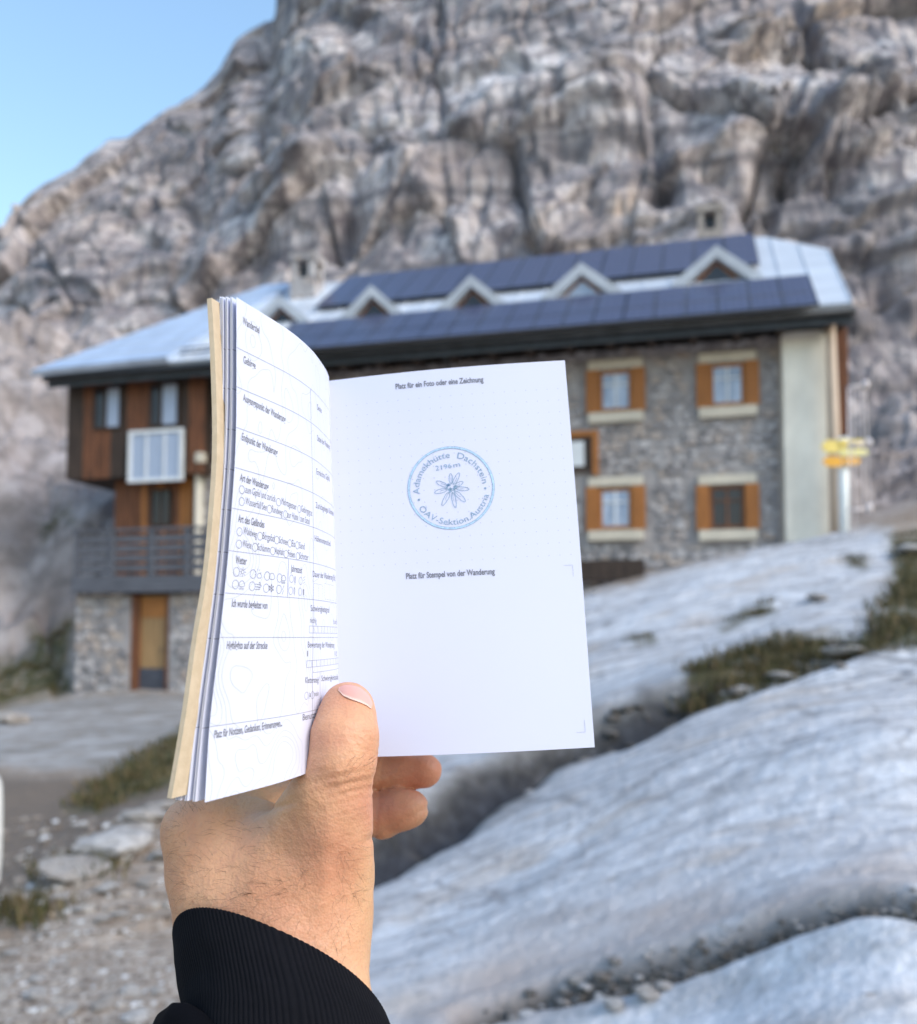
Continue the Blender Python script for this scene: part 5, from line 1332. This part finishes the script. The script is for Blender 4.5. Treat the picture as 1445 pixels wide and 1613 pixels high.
c = sk.mix(sk.ramp(sk.noise(38, 5), [(.35, 0), (.65, 1)]), (.62, .30, .165), (.70, .38, .22))
c = sk.mix(sk.ramp(sk.noise(120, 4), [(.5, 0), (.7, .35)]), c, (.56, .26, .16))
c = sk.mix(rd, c, (.60, .25, .17)); c = sk.mix(sk.math('MULTIPLY', go, .6), c, (.70, .46, .25))
c = sk.mix(sk.ramp(sk.noise(900, 3), [(.3, .4), (.5, 0)]), c, (.52, .27, .17))
sk.col(c)
vv_ = sk.vor(1300, (1, .55, 1), feature='F1'); v2_ = sk.vor(620, (1, .4, 1), feature='F1')
sk.bump(vv_, .34, .0003); sk.bump(v2_, .28, .0005); sk.bump(sk.noise(260, 5, (1, 1.6, 1)), .25, .0006)
sk.set(Roughness=.48); sk.b.inputs['Subsurface Weight'].default_value = .22; sk.b.inputs['Subsurface Radius'].default_value = (1, .35, .2); sk.b.inputs['Subsurface Scale'].default_value = .004
sk.b.inputs['Specular IOR Level'].default_value = .42
obj('hand', W_, Fh, sk.m, PERSON, PO, True, dict(red=red, gold=gold))
# ---- march view rays onto the hand for the nail and the hairs
def march(px, py, d0=.255, d1=.42):
    px = np.asarray(px, float); py = np.asarray(py, float); d = np.full(px.shape, d0)
    for _ in range(70):
        p = np.stack([(px-CX)/F*d, (CY-py)/F*d, d], -1); s = hand_sdf(p); d = d+np.clip(s, -.002, .02)*.8
    return p, np.abs(s) < .0006
def normal(p):
    e = 2e-4; g = np.stack([hand_sdf(p+np.eye(3)[k]*e)-hand_sdf(p-np.eye(3)[k]*e) for k in range(3)], -1); return g/np.linalg.norm(g, axis=-1)[..., None]
# thumbnail: its outline traced over the surface, plate arched a little proud of the skin
lowr = np.array([(533.5,1088),(541,1097),(552,1102.5),(566,1107.5),(577,1112),(584,1117)], float)
upr = np.array([(535,1083),(545,1080),(556,1081),(568,1085),(580,1095),(586.5,1109)], float)
tq = np.linspace(0, 1, 22); ip = lambda A: np.stack([np.interp(tq, np.linspace(0, 1, len(A)), A[:, k]) for k in (0, 1)], -1)
lo_, up_ = ip(lowr), ip(upr); nv_ = 12; fv = np.linspace(0, 1, nv_)
GP = lo_[:, None]*(1-fv)[None, :, None]+up_[:, None]*fv[None, :, None]
pn, ok = march(GP[..., 0], GP[..., 1]); nn = normal(pn)
hgt_ = .0003+.0007*np.sin(np.pi*np.linspace(0, 1, 22))[:, None]*np.sin(np.pi*(fv*.75+.12))[None]
pn = pn+nn*hgt_[..., None]
nm = NT('fingernail'); fa_ = nm.attr('free')
nm.col(nm.mix(fa_, (.66, .33, .28), (.82, .62, .52))); nm.set(Roughness=.28); nm.b.inputs['Specular IOR Level'].default_value = .5
nm.b.inputs['Subsurface Weight'].default_value = .15; nm.b.inputs['Subsurface Scale'].default_value = .003
pw = C2W(pn[..., 0], pn[..., 1], pn[..., 2]); inner = C2W(*(np.moveaxis(pn-nn*.0012, -1, 0)))
N_ = 22*nv_; fg = grid_faces(22, nv_); ringi = [i*nv_ for i in range(22)]+[21*nv_+j for j in range(1, nv_)]+[i*nv_+nv_-1 for i in range(20, -1, -1)]+[j for j in range(nv_-2, 0, -1)]
side = [(ringi[k], ringi[(k+1) % len(ringi)], N_+ringi[(k+1) % len(ringi)], N_+ringi[k]) for k in range(len(ringi))]
free = np.tile(np.clip(1-fv/.16, 0, 1), (22, 1))*.9+.25*np.linspace(0, 1, 22)[:, None]
obj('fingernail', np.vstack([pw.reshape(-1, 3), inner.reshape(-1, 3)]), [tuple(f) for f in fg]+side, nm.m, PERSON, PO, True, dict(free=np.concatenate([free.ravel()]*2)))
# hairs: fine tapering strands lying along the back of the hand and the wrist
hr_ = np.random.default_rng(11); roots = []
def hair_batch(n, box, ang, spread, ln, bend=0):
    px = hr_.uniform(box[0], box[1], n); py = hr_.uniform(box[2], box[3], n)
    for x, y in zip(px, py): roots.append((x, y, R(ang+hr_.normal(0, spread)), ln*hr_.uniform(.4, 1.0), bend+hr_.normal(0, .5)))
hair_batch(120, (262, 420, 1290, 1440), 160, 22, 30, .5)
hair_batch(60, (300, 500, 1390, 1450), 205, 20, 42, -.4)
hair_batch(45, (400, 520, 1340, 1410), 172, 24, 42, .3)
hair_batch(46, (470, 560, 1370, 1500), 250, 18, 36, .5)
hair_batch(40, (255, 300, 1262, 1400), 150, 30, 26, .2)
hair_batch(26, (540, 590, 1195, 1225), 20, 22, 18, .7)
hair_batch(30, (520, 570, 1330, 1420), 330, 40, 28, .4)
hair_batch(30, (275, 330, 1262, 1290), 100, 30, 24, .4)
roots = np.array(roots); ns = 7; seg = np.linspace(0, 1, ns)
hx = roots[:, 0:1]+np.cumsum(np.concatenate([np.zeros((len(roots), 1)), np.cos(roots[:, 2:3]+roots[:, 4:5]*seg[None, 1:])*roots[:, 3:4]/(ns-1)], 1), 1)
hy = roots[:, 1:2]-np.cumsum(np.concatenate([np.zeros((len(roots), 1)), np.sin(roots[:, 2:3]+roots[:, 4:5]*seg[None, 1:])*roots[:, 3:4]/(ns-1)], 1), 1)
ph, okh = march(hx, hy)
okr = okh.all(1) & (np.abs(np.diff(ph[..., 2], axis=1)).max(1) < .004); ph = ph[okr]; hn = normal(ph)
ph = ph+hn*(.00005+.0011*seg[None, :, None]**1.3)
rad_ = .000036*(1-.75*seg)[None, :, None]
tg = np.gradient(ph, axis=1); tg /= np.linalg.norm(tg, axis=-1)[..., None]; sd_ = np.cross(tg, hn); sd_ /= np.linalg.norm(sd_, axis=-1)[..., None]
ring3 = np.stack([ph+sd_*rad_, ph-sd_*rad_*.5+hn*rad_*.87, ph-sd_*rad_*.5-hn*rad_*.87], 2)   # n, ns, 3, xyz
nh = len(ph); base_ = (np.arange(nh)[:, None]*ns+np.arange(ns-1)[None])[..., None]*3
fc_ = np.concatenate([np.stack([base_[..., 0]+a, base_[..., 0]+b, base_[..., 0]+3+b, base_[..., 0]+3+a], -1).reshape(-1, 4) for a, b in ((0, 1), (1, 2), (2, 0))])
hv = ring3.reshape(-1, 3)
obj('arm_hair', C2W(hv[:, 0], hv[:, 1], hv[:, 2]), fc_, simple('dark_body_hair', (.10, .055, .03), .5, .2, 100), PERSON, PO, True, kind='stuff')

# ---- ribbed cuff and jacket sleeve
NRIB = 150; NA = NRIB*6; th_ = np.linspace(0, 2*np.pi, NA, endpoint=False)
# each ring: left point, right point, front (near) point
RINGS = [  # (left), (right), (front)
 ((274,1487,.320),(612,1640,.312),(438,1462,.287)),
 ((279,1530,.313),(625,1672,.303),(450,1512,.279)),
 ((289,1580,.306),(640,1712,.296),(462,1560,.273)),
 ((294,1618,.300),(655,1752,.290),(470,1602,.268)),
 ((290,1680,.293),(668,1800,.283),(476,1664,.261)),
 ((280,1780,.284),(690,1880,.272),(480,1770,.25))]
RC_ = [[np.array(Cc(*q)) for q in r] for r in RINGS]
tk = np.linspace(0, 1, len(RC_))
def ring_at(t):
    l, r, f = [np.array([np.interp(t, tk, [RC_[i][k][c] for i in range(len(RC_))]) for c in range(3)]) for k in range(3)]
    c = (l+r)/2; return c, (r-l)/2, f-c
rows = []
prof_ = [(.10, .90), (.05, .905), (.015, .925), (.002, .955), (.0, .975), (.006, .992), (.016, 1.0)]+[(t, 1.0) for t in np.linspace(.03, 1, 90)]
for k, (t, rs) in enumerate(prof_):
    c, A, B = ring_at(t)
    # superellipse so the cuff stays full at the sides
    ca, sa = np.cos(th_), np.sin(th_)
    drop = np.where(sa > 0, 0, 0)
    ribs = .013*(np.abs(np.cos(th_*NRIB/2+ .5*np.sin(t*5)))**.7-.5)*smooth(.90, .97, rs)
    fold = .034*perlin(np.cos(th_)*1.6+2, np.sin(th_)*1.6, t*2.2+.0*th_)*smooth(.03, .4, t)+.010*perlin(np.cos(th_)*5, np.sin(th_)*5, t*5+3)*smooth(.02, .3, t)
    rr = rs*(1+ribs+fold)
    dist = np.exp(-((th_-2.4)/.5)**2)*.0
    pw_ = .82; ca, sa = np.sign(ca)*np.abs(ca)**pw_, np.sign(sa)*np.abs(sa)**pw_
    rows.append(c+A*(ca*rr)[:, None]+B*(sa*rr)[:, None])
rows = np.array(rows); nrw = len(prof_)
i = np.arange(nrw-1)[:, None]*NA+np.arange(NA)[None]; j = np.arange(nrw-1)[:, None]*NA+(np.arange(NA)[None]+1) % NA
fcs = np.stack([i, j, j+NA, i+NA], -1).reshape(-1, 4)
kn = NT('black_rib_knit'); kn.col(kn.mix(kn.noise(500, 4), (.0015, .0015, .003), (.004, .004, .007))); kn.bump(kn.noise(1800, 4), .3, .0003)
kn.set(Roughness=.9); kn.b.inputs['Sheen Weight'].default_value = .0; kn.b.inputs['Specular IOR Level'].default_value = .2
rv = rows.reshape(-1, 3)
obj('cuff', C2W(rv[:, 0], rv[:, 1], rv[:, 2]), fcs, kn.m, PERSON, PO, True)
# wider sleeve fabric that bulges out below the cuff
rows = []; n2 = 96; th2 = np.linspace(0, 2*np.pi, n2, endpoint=False)
for k, (t, rs) in enumerate([(.66, 1.0), (.60, 1.06), (.585, 1.12), (.59, 1.20), (.62, 1.28), (.70, 1.33), (.85, 1.36), (1.0, 1.38)]):
    c, A, B = ring_at(t); fo = 1+.03*perlin(np.cos(th2)*3, np.sin(th2)*3, t*3)
    rows.append(c+A*(np.cos(th2)*rs*fo)[:, None]*.98+B*(np.sin(th2)*rs*fo)[:, None]+np.array([0, -.0030-.010*np.clip(-np.cos(th2-.2), -1, 1)[:, None][0, 0]*0, 0]))
rows = np.array(rows); n3 = len(rows)
rows[:, :, 1] -= (.0165*smooth(-.9, -.2, np.cos(th2)))[None]
i = np.arange(n3-1)[:, None]*n2+np.arange(n2)[None]; j = np.arange(n3-1)[:, None]*n2+(np.arange(n2)[None]+1) % n2
jf = simple('black_jacket_fabric', (.003, .003, .005), .95, .3, 60, bump=.2, bd=.001, spec=.1); rv = rows.reshape(-1, 3)
obj('jacket_sleeve', C2W(rv[:, 0], rv[:, 1], rv[:, 2]), np.stack([i, j, j+n2, i+n2], -1).reshape(-1, 4), jf, PERSON, PO, True)
